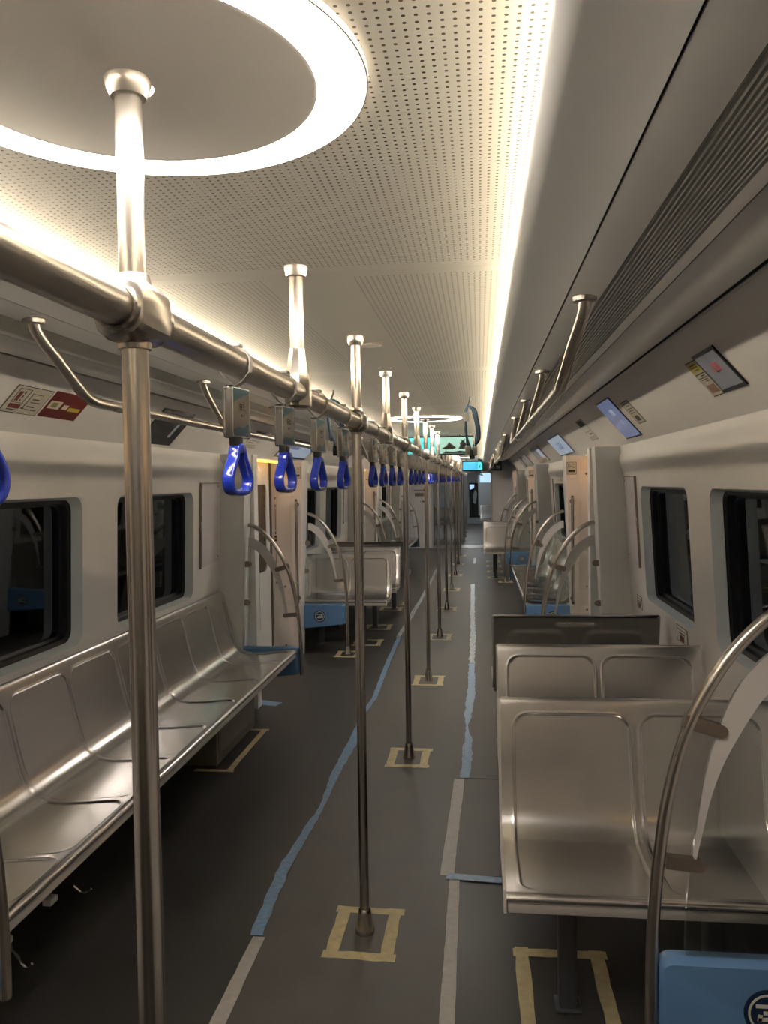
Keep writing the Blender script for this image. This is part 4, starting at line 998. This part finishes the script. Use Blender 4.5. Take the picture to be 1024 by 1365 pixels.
film('clear_film', 'crumpled clear plastic film thrown over the far long bench, catching highlights', X(1, .85), X(1, 1.345), 7.75, 11.0, seatz, 3, 1)
film('clear_film', 'clear plastic film over the seats of the long bench near the end wall', X(-1, .85), X(-1, 1.345), 13.3, 16.5, seatz, 8, -1)
# ------------------------------------------------------------------ end wall details
t = thing('wall_notice', 'dark lettering, black dot and slot plate on the end wall', 'sign', (-1.42, Y1-.003, 1.30))
b = MB(); b.use('sign_ink')
for i in range(6): b.box(-.17+i*.038, -.17+i*.038+.026, -.002, 0, .10, .125)
b.prism([(.10+.042*math.cos(i*PI/10), .115+.042*math.sin(i*PI/10)) for i in range(20)], lambda a, c, y: (a, y, c), -.002, 0)
b.box(-.02, .0, -.002, 0, -.17, -.15); b.box(.03, .08, -.002, 0, -.175, -.145); b.build('lettering', None, t, smooth=0)
b = MB(); b.seg = 2; b.box(-.15, .08, -.006, 0, -.03, .05, .002); b.build('slot_plate', 'clamp_steel', t)
b = MB(); b.box(XC-.70, XC+.70, 19.72, 20.6, .0, .012); struct(b.build('trim_90', 'metal_strip'))
# ------------------------------------------------------------------ gangway and the next car
b = MB(); b.box(XC-1.5, XC+1.5, 19.98, 31.1, -.06, -.002); struct(b.build('floor_next', 'mat_grey'))
b = MB(); b.box(XC-.8, XC-.74, 19.98, 21.2, 0, 2.1); b.box(XC+.74, XC+.8, 19.98, 21.2, 0, 2.1); b.box(XC-.8, XC+.8, 19.98, 21.2, 2.0, 2.06); struct(b.build('wall_gangway', 'gang_grey'))
b = MB(); b.box(XC-1.5, XC-1.4, 21.2, 31, 0, 2.2); b.box(XC+1.4, XC+1.5, 21.2, 31, 0, 2.2); b.box(XC-1.5, XC-.8, 21.1, 21.2, 0, 2.2); b.box(XC+.8, XC+1.5, 21.1, 21.2, 0, 2.2)
struct(b.build('wall_next', 'gang_grey'))
b = MB(); b.box(XC-1.5, XC+1.5, 21.2, 31, 2.15, 2.2); struct(b.build('ceiling_next', 'plain_ceiling'))
b = MB(); b.box(XC-1.5, XC+1.5, 31, 31.1, 0, 2.2); struct(b.build('wall_cab', 'gang_grey'))
t = thing('cab_opening', 'dark cab doorway with a faint pale figure-like reflection, beyond the gangway', 'doorway', (-.19, 30.98, .25))
b = MB(); b.box(-.20, .20, -.02, 0, 0, 1.30); b.build('doorway_void', 'dark_void', t)
b = MB(); b.prism([(-.17, 1.05), (-.02, 1.10), (.0, 1.24), (-.18, 1.24)], lambda a, c, y: (a, y, c), -.03, -.021); b.build('lit_window', 'gangway_light', t)
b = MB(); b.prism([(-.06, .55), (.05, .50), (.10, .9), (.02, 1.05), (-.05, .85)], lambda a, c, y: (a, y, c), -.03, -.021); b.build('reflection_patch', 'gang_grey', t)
t = thing('lit_window', 'bright sky-blue lit window beyond the gangway, above the far metal seat', 'window', (.22, 26.5, 1.45))
b = MB(); b.box(-.20, .20, 0, .03, .12, .42); b.build('glow_area', 'gangway_light', t)
b = MB(); b.box(-.26, .26, .03, .06, -.95, .48); b.build('surround', 'gang_grey', t)
dup(b1, (.02, 24.6, 0), 'metal twin seat visible through the gangway opening')
dup(b1, (-1.6, 22.6, 0), 'metal twin seat beyond the end wall, seen between the centre poles')
t = thing('gangway_post', 'tall grey upright panel standing in the aisle beyond the threshold', 'post', (-.56, 22.6, -.0))
b = MB(); b.seg = 2; b.box(-.10, .10, -.6, .6, 0.0, 2.1, .01); b.build('post_sheet', 'pillar_grey', t)
for k in range(4):
    dup(p0, (XC, 21.9+1.86*k, -.002), 'grab pole in the next car beyond the gangway, %s one' % ORD[k])
tn = thing('next_car_light', 'cool ceiling light of the next car beyond the gangway', 'ceiling light', (XC, 26, 2.15))
b = MB(); b.box(-.15, .15, -3.5, 3.5, -.02, -.001); b.build('tube_cover', 'next_car_glow', tn)
# ------------------------------------------------------------------ depot outside the windows
b = MB(); b.box(-14, -13.9, -10, 90, -1.5, 6); struct(b.build('wall_depot', 'depot_wall'))
b = MB(); b.box(2.5, 2.6, -10, 60, -1.5, 6); struct(b.build('wall_depot_near', 'pillar_grey'))
b = MB(); b.box(-14, 12.1, -10, 60, -1.6, -1.5); struct(b.build('floor_depot', 'depot_wall'))
w0_ = None
for i, (y, z) in enumerate([(33.2, .45), (34.6, .45), (35.9, .45), (33.2, .86), (34.6, .86), (35.9, .86), (30.6, .3), (30.4, .6), (65, -.9), (65, -.2), (68, -.9), (68, -.2)]):
    if w0_ is None:
        w0_ = thing('depot_window', 'x', 'window', (0, 0, 0), 0, 'lit depot windows outside'); b = MB(); b.box(0, .03, -.42, .42, 0, .22); b.build('lit_glazing', 'depot_window', w0_)
        o = w0_
    else: o = dup(w0_)
    o.location = (-13.88, y, z); o['label'] = 'small cyan lit depot windows seen through the dark glass above the long bench'
t = thing('added_depot_glow', 'glowing strip imitating a bluish reflected streak beyond the second window', 'lamp', (-7, 18.9, -.5))  # bluish reflection streak built as a dim glowing strip
b = MB(); b.box(-.05, .05, -.20, .20, 0, .95); b.build('glow_bar', 'depot_dim', t)
t = thing('added_depot_glow', 'unseen pale light bar added outside the twin-seat windows to brighten the depot wall', 'lamp', (2.0, 7.2, 2.75))  # unseen bar added to light the wall outside these windows
b = MB(); b.box(-.04, .04, -3.5, 3.5, 0, .10); b.build('glow_bar', 'depot_blue', t)
